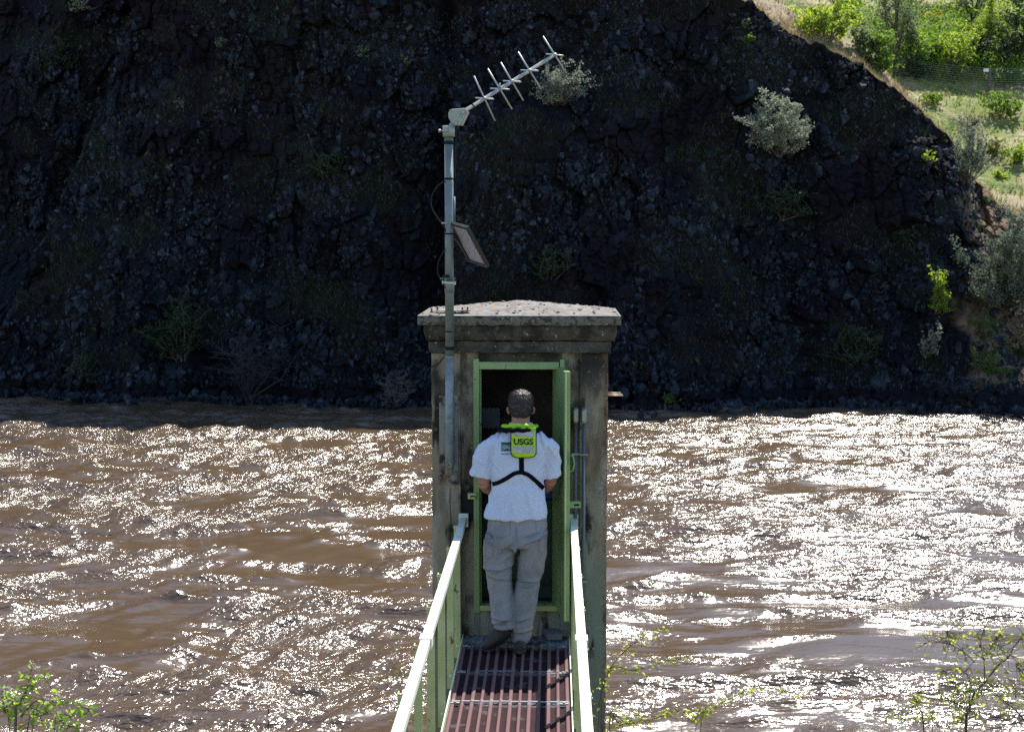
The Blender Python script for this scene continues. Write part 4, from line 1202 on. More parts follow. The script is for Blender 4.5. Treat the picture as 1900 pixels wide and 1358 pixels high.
# diagonal tension folds towards the armpits and a line at the sleeve seam
for s_ in (-1, 1):
    dd = (x * s_ - 0.20) + 0.30 * (z - Q(963, 850).z)
    fold = fold - 0.010 * np.exp(-(dd / 0.010) ** 2) * sstep(zt - 0.34, zt - 0.10, z)
for a_, c_, w_, d_ in (((956, 900), (936, 954), 0.016, 0.007), ((974, 890), (990, 952), 0.016, 0.008), ((948, 915), (958, 958), 0.010, 0.005), ((916, 905), (926, 940), 0.012, 0.006),
                       ((1008, 905), (1000, 945), 0.012, 0.006), ((926, 806), (914, 850), 0.014, 0.006), ((1004, 806), (1014, 846), 0.014, 0.006), ((914, 852), (932, 872), 0.010, 0.005), ((1010, 852), (994, 874), 0.010, 0.005),
                       ((884, 850), (906, 862), 0.010, 0.005), ((890, 838), (905, 876), 0.012, 0.005), ((1034, 850), (1018, 866), 0.010, 0.005)):
    fold = fold + crease_fold(x, y, z, Q(963, 870).x, a_, c_, w_, d_)
# waist: the harness pulls the shirt in
zs = Q(963, 893).z
fold = fold * 1.35
fold = fold - 0.008 * np.exp(-((z - zs + 0.10 * (0.06 - np.abs(x)) ) / 0.03) ** 2) * (1 - arm)
co = co + no * fold[:, None]
# wavy hem
set_co(sm, co)
shirt = obj('shirt', sm, M['shirt'], man)
bvh = BVHTree.FromPolygons([v.co[:] for v in sm.vertices], [p.vertices[:] for p in sm.polygons])
def on_back(px, py, off=0.003):
    d = ray(px, py).normalized()
    h = bvh.ray_cast(CAM, d)
    if h[0] is None: return Q(px, py, -0.14)
    return h[0] + h[1] * off if h[1].dot(d) < 0 else h[0] - h[1] * off

# --- trousers
b = bmesh.new()
hip = [(960, 952, 55, .130), (960, 966, 55.5, .135), (959.5, 985, 58, .145), (957, 1003, 59.5, .140), (956, 1012, 59, .128)]
add_loft(b, [ring(x, y, r, d, -0.002) for x, y, r, d in hip], 30, 2.3)
lg = {
 'l': [(927, 998, 31, .120, .0), (926, 1020, 30, .112, .0), (925, 1040, 29, .102, .0), (924.5, 1056, 27, .094, .005), (926.5, 1075, 24.5, .088, .012), (929, 1095, 23, .084, .01), (930.5, 1115, 22, .080, -.005), (932, 1135, 22, .078, -.02), (932.5, 1150, 22, .078, -.035), (934, 1160, 19.5, .072, -.045), (935, 1166, 17.5, .066, -.05)],
 'r': [(987.5, 998, 30, .120, .0), (988, 1020, 27.5, .112, .0), (986.5, 1045, 26.5, .100, .008), (982, 1068, 24.5, .092, .012), (979, 1090, 23.5, .086, .012), (975, 1112, 23, .084, .0), (972, 1132, 22.5, .084, .0), (970, 1150, 21.5, .085, .0), (968.5, 1168, 20.5, .084, .0), (967.5, 1182, 19, .080, .0), (966, 1190, 16.5, .072, .0)]}
for kk in 'lr':
    add_loft(b, [ring(x, y, r, d, dy) for x, y, r, d, dy in lg[kk]], 24)
tm = fused(b, 0.007, 5)
co = get_co(tm); no = get_no(tm)
x, y, z = co[:, 0] - Q(960, 1050).x, co[:, 1] - PY, co[:, 2]
def gz(py): return Q(960, py).z
fold = 0.006 * perlin(x * 9 + 2, z * 7 + x * 9, 5) + 0.004 * perlin(x * 20, z * 16 - x * 12, 6)
fold *= sstep(gz(960), gz(1000), z) * 0 + 1
def crease(px0, py0, px1, py1, wd, dp, back=True):
    """a raised fold running between two image points on the back of the trousers"""
    global fold
    a = Q(px0, py0); c = Q(px1, py1)
    ax_, az_ = a.x - Q(960, 1050).x, a.z; cx_, cz_ = c.x - Q(960, 1050).x, c.z
    L2 = (cx_ - ax_) ** 2 + (cz_ - az_) ** 2
    t = np.clip(((x - ax_) * (cx_ - ax_) + (z - az_) * (cz_ - az_)) / L2, 0, 1)
    dx_, dz_ = x - (ax_ + t * (cx_ - ax_)), z - (az_ + t * (cz_ - az_))
    # signed distance: positive above/left of the line
    sgn = np.sign(dx_ * (cz_ - az_) - dz_ * (cx_ - ax_)); dd = np.hypot(dx_, dz_)
    prof = np.exp(-(dd / wd) ** 2) - 0.9 * np.exp(-((dd - wd * 1.3) / wd) ** 2) * (sgn > 0)
    fold = fold + 1.9 * dp * prof * (y < 0.03) * np.sin(np.pi * np.clip(t, 0.08, 0.92)) 
crease(900, 1052, 948, 1046, 0.016, 0.017)
crease(905, 1062, 944, 1072, 0.014, 0.010)
crease(1012, 985, 972, 1000, 0.014, 0.014)
crease(972, 998, 925, 1040, 0.020, 0.009)
crease(962, 1072, 1000, 1074, 0.014, 0.010)
crease(965, 1085, 998, 1078, 0.012, 0.008)
crease(910, 1140, 950, 1144, 0.012, 0.010)
crease(912, 1152, 950, 1140, 0.010, 0.009)
crease(955, 1168, 988, 1164, 0.012, 0.010)
crease(953, 1150, 984, 1140, 0.012, 0.007)
crease(960, 1006, 961, 1030, 0.010, -0.016)
crease(900, 992, 912, 1004, 0.010, 0.010)
crease(922, 1100, 918, 1140, 0.012, 0.007)
crease(958, 965, 959, 1000, 0.006, -0.008)
co = co + no * fold[:, None]
set_co(tm, co)
tr = obj('trousers', tm, M['trousers'], man)
bvt = BVHTree.FromPolygons([v.co[:] for v in tm.vertices], [p.vertices[:] for p in tm.polygons])
def on_tr(px, py, off=0.003):
    d = ray(px, py).normalized(); h = bvt.ray_cast(CAM, d)
    return (h[0] - d * off) if h[0] is not None else Q(px, py, -0.12)
# pockets: stitched outlines of slightly raised cloth
for poly in ([(908, 966), (946, 966), (946, 992), (927, 998), (908, 992)], [(994, 966), (1014, 966), (1010, 988), (996, 990)], [(902, 1005), (914, 1008), (914, 1034), (900, 1036)], [(1001, 996), (1013, 994), (1011, 1022), (1000, 1024)]):
    pts = []
    for a, c in zip(poly, poly[1:] + poly[:1]):
        for k in range(8): pts.append(on_tr(a[0] + (c[0] - a[0]) * k / 8, a[1] + (c[1] - a[1]) * k / 8, 0.0015))
    pts.append(pts[0])
    obj('pocket_seam', tube(pts, 0.0022, 4, cap=False), M['trousers'], tr)
obj('tool_loop', tube([on_tr(902, 987), on_tr(909, 991, 0.012), on_tr(915, 1000)], 0.004, 5), material('blue_cord', (0.10, 0.14, 0.25), 0.7), tr)

# --- hair
b = bmesh.new()
hr = [(966.5, 774.0, 15, .056, -.030), (966.5, 769, 18.5, .072, -.022), (966.5, 762, 21.8, .088, -.013), (966.5, 754, 24.0, .098, -.006), (966.5, 744, 24.6, .102, -.002), (966.5, 736, 23.6, .098, .0), (966.5, 729, 20.5, .084, .0), (966.5, 724.5, 14.5, .058, .0), (966.5, 721.6, 6, .024, .0)]
add_loft(b, [ring(x, y, r, d, 0.02 + o) for x, y, r, d, o in hr], 28)
hm = fused(b, 0.005, 3)
co = get_co(hm); no = get_no(hm)
co += no * (0.0035 * perlin(co[:, 0] * 60, co[:, 2] * 60 + co[:, 1] * 40, 2) + 0.003 * perlin(co[:, 0] * 120 + co[:, 1] * 50, co[:, 2] * 70, 3))[:, None]
set_co(hm, co)
hair = obj('hair', hm, M['hair'], man)
rng = np.random.default_rng(3)
n = 6000
idx = rng.integers(0, len(co), n)
c0 = co[idx]; nn = no[idx]
ok = (c0[:, 1] < PY + 0.07) & (nn[:, 2] > -0.5); c0, nn = c0[ok], nn[ok]; n = len(c0)
flow = np.stack([0.25 * np.sign(c0[:, 0] - Q(966.5, 740).x) + 0 * nn[:, 0], -0.4 * np.ones(n), -0.7 * np.ones(n)], 1) + rng.normal(size=(n, 3)) * 0.35
flow -= (flow * nn).sum(1)[:, None] * nn * 0.85
flow /= np.linalg.norm(flow, axis=1)[:, None]
side = np.cross(flow, nn); side /= np.maximum(np.linalg.norm(side, axis=1), 1e-6)[:, None]
tip = c0 + flow * rng.uniform(0.006, 0.014, n)[:, None] + nn * rng.uniform(0.001, 0.005, n)[:, None]
v = np.stack([c0 - side * 0.0010, c0 + side * 0.0010, tip], 1).reshape(-1, 3)
o = obj('hair_strands', mesh_np('hair_strands', v, np.arange(3 * n).reshape(n, 3)), M['hair'], hair); o["kind"] = 'stuff'

# --- boots
# left: heel lifted, toes on the deck pointing down and out; right: flat
b = bmesh.new()
zD = DZ + 0.004
hl = Q(938, 1166, -0.04); toe = Vector((Q(905, 1196).x, PY - 0.03, zD + 0.035))
ax = (toe - hl).normalized(); sd = Vector((0.55, -0.83, 0)).cross(ax).normalized(); sd = Vector((0.80, 0.60, 0)); nn_ = ax.cross(sd).normalized()
if nn_.y > 0: nn_ = -nn_
Lb = (toe - hl).length
lb = [(hl - ax * 0.008, 0.036, 0.036), (hl + ax * 0.03, 0.048, 0.052), (hl + ax * Lb * 0.35, 0.050, 0.056), (hl + ax * Lb * 0.65, 0.056, 0.050), (hl + ax * Lb * 0.9, 0.056, 0.040), (toe + ax * 0.012, 0.038, 0.024)]
add_loft(b, [(c, sd * r1, nn_ * r2) for c, r1, r2 in lb], 16)
add_tube(b, [Q(936, 1150, -0.045), hl + ax * 0.01], [0.040, 0.036], 12)
obj('boot', fused(b, 0.005, 3), M['boot'], man)
b = bmesh.new()
add_loft(b, [(c + nn_ * (r2 * 0.8), sd * (r1 * 1.08), nn_ * 0.012) for c, r1, r2 in lb], 16)
so = obj('boot_sole', fused(b, 0.005, 2), M['sole'], man)
obj('heel_loop', tube([Q(928, 1160, -0.10), Q(936, 1156, -0.11), Q(943, 1161, -0.10)], 0.004, 5), material('boot_loop', (0.30, 0.22, 0.18), 0.7), man)
b = bmesh.new()
rc = Vector((Q(966, 1195).x, PY, 0))
zr = DZ + 0.004
add_loft(b, [(rc + Vector((0, -0.105, zr + 0.035)), (0.026, 0, 0), (0, 0, 0.030)), (rc + Vector((0, -0.085, zr + 0.045)), (0.040, 0, 0), (0, 0, 0.043)), (rc + Vector((0.002, 0.0, zr + 0.050)), (0.043, 0, 0), (0, 0, 0.048)), (rc + Vector((0.006, 0.09, zr + 0.040)), (0.050, 0, 0), (0, 0, 0.038)), (rc + Vector((0.010, 0.17, zr + 0.030)), (0.045, 0, 0), (0, 0, 0.028)), (rc + Vector((0.012, 0.20, zr + 0.026)), (0.025, 0, 0), (0, 0, 0.018))], 16)
add_tube(b, [rc + Vector((0, -0.04, zr + 0.05)), rc + Vector((0, -0.02, zr + 0.15))], [0.045, 0.040], 12)
obj('boot', fused(b, 0.005, 3), M['boot'], man)
b = bmesh.new()
add_loft(b, [(rc + Vector((0.0, -0.115, zr + 0.012)), (0.026, 0, 0), (0, 0, 0.012)), (rc + Vector((0, -0.095, zr + 0.013)), (0.041, 0, 0), (0, 0, 0.013)), (rc + Vector((0.002, 0.0, zr + 0.013)), (0.042, 0, 0), (0, 0, 0.013)), (rc + Vector((0.006, 0.09, zr + 0.013)), (0.052, 0, 0), (0, 0, 0.013)), (rc + Vector((0.012, 0.20, zr + 0.013)), (0.030, 0, 0), (0, 0, 0.012))], 16, 3)
obj('boot_sole', b, M['sole'], man)

# --- life vest
vest = obj('life_vest', None or bpy.data.meshes.new('life_vest'), None, man) if False else None
def collar(rpx, dy, py, ry, rad, lift, mat, name, sq=(1, 1)):
    c = Q(964.5, py, dy)
    pts = []
    for k in range(41):
        a = R(-200) + R(220) * k / 40          # open at the front
        a = R(-90) + (k / 40 - 0.5) * R(300)
        p = c + Vector((math.cos(a) * rpx * S, math.sin(a) * ry, lift * max(0, math.sin(a) * -1)))
        p.z += -0.0105 * math.cos(2 * a) - 0.0225 - 0.06 * max(0, math.sin(a))
        p += Vector((0, 0, 0.004 * math.sin(k * 1.7)))
        pts.append(p)
    rads = [rad * (0.92 + 0.10 * math.sin(k * 2.3)) for k in range(41)]
    return obj(name, tube(pts, rads, 12, sq=sq), M[mat], man)
black_collar = collar(36.0, 0.003, 787.5, 0.180, 0.021, -0.002, 'webbing', 'vest_collar', (0.85, 1.1))
green_collar = collar(30.0, 0.006, 783.5, 0.122, 0.021, 0.002, 'hivis', 'collar_cover', (0.95, 1.05))
# fronts of the vest on the hidden side
for s_ in (-1, 1):
    pts = [Q(962.5 + s_ * 26, 798, 0.10), Q(962.5 + s_ * 25, 830, 0.150), Q(962.5 + s_ * 24, 870, 0.160), Q(962.5 + s_ * 24, 885, 0.155)]
    obj('vest_front', tube(pts, [0.03, 0.04, 0.04, 0.02], 12, sq=(1, 0.6)), M['black'], man)
# back flap with rounded lower corners
def flap_outline(px0, px1, py0, py1, r):
    pts = [(px0, py0), (px1, py0)]
    for k in range(9):
        a = R(90) * k / 8; pts.append((px1 - r + r * math.cos(a), py1 - r * 0.8 + r * 0.8 * math.sin(a)))
    for k in range(9):
        a = R(90) + R(90) * k / 8; pts.append((px0 + r + r * math.cos(a), py1 - r * 0.8 + r * 0.8 * math.sin(a)))
    return pts
fy0 = -0.165
def flap_y(px, py):                              # gently curved cloth panel hanging from the collar
    return fy0 + 0.010 * ((px - 971.5) / 23) ** 2 + 0.010 * math.sin((py - 793) / 58 * math.pi * 0.9) * -1 + 0.003 * math.sin(px * 0.35 + py * 0.2)
def flap_patch(outline, off, thick, mat, name, parent, nx=22, ny=26):
    """fill an outline with a fine grid that follows the flap surface"""
    x0, x1 = min(p[0] for p in outline), max(p[0] for p in outline)
    y0, y1 = min(p[1] for p in outline), max(p[1] for p in outline)
    bm = bmesh.new(); front = {}; back = {}
    def span(py):
        xs_ = []
        for (ax_, ay_), (bx_, by_) in zip(outline, outline[1:] + outline[:1]):
            if (ay_ - py) * (by_ - py) <= 0 and ay_ != by_: xs_.append(ax_ + (py - ay_) / (by_ - ay_) * (bx_ - ax_))
        return (min(xs_), max(xs_)) if xs_ else (x0, x1)
    for j in range(ny + 1):
        py = y0 + (y1 - y0) * min(max(j / ny, 0.0005), 0.9995)
        a, c = span(py)
        for i in range(nx + 1):
            px = a + (c - a) * i / nx
            front[i, j] = bm.verts.new(Q(px, py, flap_y(px, py) - off)); back[i, j] = bm.verts.new(Q(px, py, flap_y(px, py) - off + thick))
    for j in range(ny):
        for i in range(nx):
            for g, fl_ in ((front, False), (back, True)):
                q = (g[i, j], g[i + 1, j], g[i + 1, j + 1], g[i, j + 1])
                f = bm.faces.new(q if fl_ else q[::-1]); f.smooth = True
    edge = [(i, 0) for i in range(nx)] + [(nx, j) for j in range(ny)] + [(i, ny) for i in range(nx, 0, -1)] + [(0, j) for j in range(ny, 0, -1)]
    for e0, e1_ in zip(edge, edge[1:] + edge[:1]): bm.faces.new((front[e0], back[e0], back[e1_], front[e1_]))
    bmesh.ops.recalc_face_normals(bm, faces=bm.faces)
    return obj(name, bm, M[mat], parent)
edge_o = flap_patch(flap_outline(947.2, 995.6, 793.0, 849.8, 13), 0.0, 0.008, 'black', 'flap_edge', man)
flap = flap_patch(flap_outline(948.9, 994.0, 793.0, 848.3, 12), 0.0018, 0.004, 'hivis', 'back_flap', man)
flap_patch([(951.6, 798.3), (992.4, 800.0), (992.0, 811.6), (951.0, 808.6)], 0.0036, 0.002, 'reflect', 'reflective_strip', flap, 16, 6)
flap_patch([(951.0, 828.0), (991.4, 828.0), (991.4, 840.6), (954.0, 840.6), (951.0, 836.0)], 0.0036, 0.002, 'reflect', 'reflective_strip', flap, 16, 6)
fnt = bpy.data.curves.new('lettering', 'FONT')
fnt.body = 'USGS'; fnt.size = 1.0; fnt.extrude = 0.0; fnt.offset = 0.026; fnt.resolution_u = 6
fo = bpy.data.objects.new('lettering', fnt); link(fo)
bpy.context.view_layer.update()
tme = bpy.data.meshes.new_from_object(fo.evaluated_get(bpy.context.evaluated_depsgraph_get()))
bpy.data.objects.remove(fo)
def fit_text(me, px0, px1, pyb, pyt, place, mat, name, parent):
    co = get_co(me)
    lo, hi = co.min(0), co.max(0)
    for v_ in me.vertices:
        px = px0 + (v_.co.x - lo[0]) / (hi[0] - lo[0]) * (px1 - px0)
        py = pyb + (v_.co.y - lo[1]) / (hi[1] - lo[1]) * (pyt - pyb)
        v_.co = place(px, py)
    me.update()
    return obj(name, me, M[mat], parent)
fit_text(tme, 953.2, 989.4, 825.2, 813.6, lambda a, c: Q(a, c, flap_y(a, c) - 0.0065), 'ink', 'lettering', flap)
# straps
def strap(pts_px, wpx, name, thick=0.004):
    n = 26; path = []
    sp_ = smooth_path([Vector((a, c, 0)) for a, c in pts_px], 10)
    bm = bmesh.new(); prev = None
    for i, p in enumerate(sp_):
        a = sp_[max(i - 1, 0)]; c = sp_[min(i + 1, len(sp_) - 1)]
        t = (c - a).normalized(); nx_ = Vector((-t.y, t.x, 0)) * wpx / 2
        l, r_ = p + nx_, p - nx_
        row = [on_back(l.x, l.y, 0.001), on_back(l.x, l.y, thick + 0.001), on_back(r_.x, r_.y, thick + 0.001), on_back(r_.x, r_.y, 0.001)]
        row = [bm.verts.new(q) for q in row]
        if prev:
            for k in range(4): bm.faces.new((prev[k], prev[(k + 1) % 4], row[(k + 1) % 4], row[k]))
        prev = row
    bmesh.ops.recalc_face_normals(bm, faces=bm.faces)
    return obj(name, bm, M['webbing'], man)
strap([(967.5, 845), (967.6, 862), (967.8, 879)], 9.0, 'harness_strap')
strap([(968, 876), (955, 878), (940, 887), (925, 895), (914, 898)], 7.6, 'harness_strap')
strap([(968, 876), (980, 881), (993, 891), (1003, 901), (1008.5, 906)], 7.6, 'harness_strap')
# shirt print: a green square with white waves, and a line of small lettering
def patch_on(poly_px, name, mat, off):
    bm = bmesh.new(); g = []
    (x0, y0), (x1, y1) = poly_px
    nx, ny = 10, 10
    for j in range(ny + 1):
        g.append([bm.verts.new(on_back(x0 + (x1 - x0) * i / nx, y0 + (y1 - y0) * j / ny, off)) for i in range(nx + 1)])
    for j in range(ny):
        for i in range(nx): bm.faces.new((g[j][i], g[j + 1][i], g[j + 1][i + 1], g[j][i + 1]))
    return obj(name, bm, M[mat], shirt)
patch_on(((929.8, 820.3), (948.5, 836.8)), 'printed_square', 'logo', 0.0018)
def wave(fn, w_, name='printed_wave'):
    bm = bmesh.new(); prev = None
    for k in range(25):
        px = 929.8 + 18.7 * k / 24
        py = fn((px - 929.8) / 18.7)
        row = [bm.verts.new(on_back(px, py - w_ / 2, 0.0026)), bm.verts.new(on_back(px, py + w_ / 2, 0.0026))]
        if prev: bm.faces.new((prev[0], prev[1], row[1], row[0]))
        prev = row
    obj(name, bm, M['logo_white'], shirt)
for k in range(3):
    wave(lambda t, k=k: 831.5 + k * 2.3 - 5.5 * t ** 1.4 - 2.0 * math.sin(t * 3.0), 0.55)
for k in range(3):
    wave(lambda t, k=k: 824.6 + k * 2.3 + 7.5 * t - 2.0 * math.sin(t * 2.6), 0.55)
for word, a0, a1 in (('science', 930.5, 951), ('f', 953, 955), ('g', 988.5, 991.5), ('d', 992, 994.6)):
    c_ = bpy.data.curves.new('print', 'FONT'); c_.body = word; c_.resolution_u = 3; c_.offset = 0.012
    fo = bpy.data.objects.new('print', c_); link(fo); bpy.context.view_layer.update()
    me_ = bpy.data.meshes.new_from_object(fo.evaluated_get(bpy.context.evaluated_depsgraph_get())); bpy.data.objects.remove(fo)
    if word in 'gd': continue
    fit_text(me_, a0, a1, 843.4, 839.6, lambda a, c: on_back(a, c, 0.0022), 'logo', 'printed_word', shirt)

# ------------------------------------------------------------------ vegetation
M['sage'] = material('sage_leaf', (0.36, 0.39, 0.28), 0.7, [((0.20, 0.23, 0.16), 1.2, 0.45, 0.6)], translucent=0.35)
M['sage_green'] = material('grey_green_leaf', (0.15, 0.195, 0.125), 0.7, [((0.16, 0.19, 0.13), 1.0, 0.45, 0.6)], translucent=0.35)
M['lime'] = material('spring_leaf', (0.24, 0.34, 0.03), 0.6, [((0.10, 0.18, 0.02), 0.8, 0.45, 0.6)], translucent=0.5, tcol=(0.45, 0.58, 0.05))
M['green'] = material('green_leaf', (0.085, 0.16, 0.022), 0.6, [((0.035, 0.075, 0.015), 1.0, 0.45, 0.6)], translucent=0.45, tcol=(0.24, 0.40, 0.03))
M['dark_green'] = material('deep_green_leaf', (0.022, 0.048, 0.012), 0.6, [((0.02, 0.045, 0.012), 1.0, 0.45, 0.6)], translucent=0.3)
M['pale'] = material('pale_leaf', (0.22, 0.28, 0.12), 0.6, [((0.15, 0.20, 0.08), 1.0, 0.45, 0.6)], translucent=0.45)
M['bark'] = material('bark', (0.10, 0.08, 0.065), 0.9, [((0.17, 0.15, 0.13), 3.0, 0.5, 0.6)])
M['twig'] = material('dark_twig', (0.075, 0.050, 0.040), 0.8, [((0.20, 0.16, 0.14), 9.0, 0.5, 0.6)])
M['dry'] = material('dry_grass', (0.36, 0.27, 0.16), 0.8, [((0.24, 0.20, 0.09), 0.8, 0.45, 0.6)], translucent=0.4)
M['grass'] = material('green_grass', (0.14, 0.20, 0.03), 0.8, [((0.22, 0.22, 0.07), 0.5, 0.45, 0.6)], translucent=0.45)
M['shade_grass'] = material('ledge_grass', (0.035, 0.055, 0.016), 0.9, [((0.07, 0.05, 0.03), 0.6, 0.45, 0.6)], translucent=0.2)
M['yellow'] = material('yellow_petal', (0.75, 0.42, 0.01), 0.6, translucent=0.4)
M['dead'] = material('grey_brush', (0.032, 0.030, 0.031), 0.9)

def leaf_faces(pos, size, rng, up=None, long=1.6):
    """one small diamond per position, random facing"""
    n = len(pos)
    a = rng.normal(size=(n, 3)); a /= np.linalg.norm(a, axis=1)[:, None]
    if up is not None: a = a * 0.55 + up; a /= np.linalg.norm(a, axis=1)[:, None]
    b = rng.normal(size=(n, 3)); b -= (b * a).sum(1)[:, None] * a; b /= np.linalg.norm(b, axis=1)[:, None]
    s = size * rng.uniform(0.6, 1.3, n)[:, None]
    v = np.stack([pos - a * s * long * 0.5, pos + b * s * 0.42, pos + a * s * long * 0.5, pos - b * s * 0.42], 1).reshape(-1, 3)
    f = np.arange(4 * n).reshape(n, 4)
    return v, f

def shrub(name, base, w, h, mat, label, cat, n=1600, leaf=0.08, seed=0, group=None, limbs=14, trunk=0.0, lean=(0, 0), bmat='bark', depth=None, spiky=0.0, bare=False, low=0.15, gap=0.0):
    rng = np.random.default_rng(seed)
    base = Vector(base)
    t = thing(name, base, label, cat, group)
    d = depth or w
    bm = bmesh.new()
    segs = []
    for k in range(limbs):
        ang = 2 * math.pi * (k + rng.uniform(0, 0.9)) / limbs
        rr = math.sqrt(rng.uniform(0.02, 1)); zz = rng.uniform(low, 1.0)
        prof = math.sqrt(max(0.05, 1 - (2 * zz - 0.95) ** 2)) if trunk == 0 else math.sqrt(max(0.08, 1 - (2 * (zz - 0.1) - 0.9) ** 2))
        tip = Vector((math.cos(ang) * w / 2 * rr * prof + lean[0] * zz, math.sin(ang) * d / 2 * rr * prof + lean[1] * zz, h * (trunk + (1 - trunk) * zz)))
        start = Vector((0, 0, h * trunk * rng.uniform(0.3, 1.0))) if trunk else Vector((rng.normal() * w * 0.04, rng.normal() * d * 0.04, 0))
        mid = start.lerp(tip, 0.5) + Vector((rng.normal() * 0.08 * w, rng.normal() * 0.08 * w, (0.04 + (0.10 * rng.normal() if bare else 0)) * h))
        r0 = 0.012 * h + 0.006
        add_tube(bm, [base + start, base + mid, base + tip], [r0, r0 * 0.6, r0 * 0.25], 3, cap=False)
        for j in range(6):
            f0 = rng.uniform(0.4, 1.0)
            p = mid.lerp(tip, f0 * 2 - 1) if f0 > 0.5 else start.lerp(mid, f0 * 2)
            q = p + Vector((rng.normal() * 0.13 * w, rng.normal() * 0.13 * d, abs(rng.normal()) * 0.12 * h + spiky * 0.1 * h))
            segs.append((p, q))
            add_tube(bm, [base + p, base + q], [r0 * 0.35, r0 * 0.15], 3, cap=False)
            if bare:
                for _ in range(5):
                    q2 = p.lerp(q, rng.uniform(0.3, 1)) ; q3 = q2 + Vector((rng.normal() * 0.07 * w, rng.normal() * 0.07 * d, rng.normal() * 0.05 * h + 0.03 * h))
                    add_tube(bm, [base + q2, base + q3], [r0 * 0.2, r0 * 0.1], 3, cap=False)
    if trunk:
        add_tube(bm, [base + Vector((0, 0, -0.1)), base + Vector((rng.normal() * 0.03 * w, 0, h * trunk * 0.5)), base + Vector((0, 0, h * trunk)), base + Vector((lean[0] * .6, lean[1] * .6, h * (trunk + (1 - trunk) * 0.7)))], [0.03 * h * 0.8, 0.022 * h, 0.018 * h, 0.008 * h], 6, cap=False)
    obj('trunk' if trunk else 'stems', bm, M[bmat], t)
    if n:
        idx = rng.integers(0, len(segs), n)
        P0 = np.array([s[0][:] for s in segs])[idx]; P1 = np.array([s[1][:] for s in segs])[idx]
        tt = rng.uniform(0.0, 1.15, n)[:, None]
        sg = 0.028 * (w + h) / 2 * (1 - 0.5 * spiky)
        pos = P0 + (P1 - P0) * tt + rng.normal(size=(n, 3)) * sg
        pos = pos[pos[:, 2] > -0.05] + np.array(base)
        v, f = leaf_faces(pos, leaf, rng)
        obj('foliage', mesh_np('foliage', v, f), M[mat], t)
    return t

def base_on_cliff(px, py_bottom):
    p = cliff_pt(px, py_bottom)
    return p

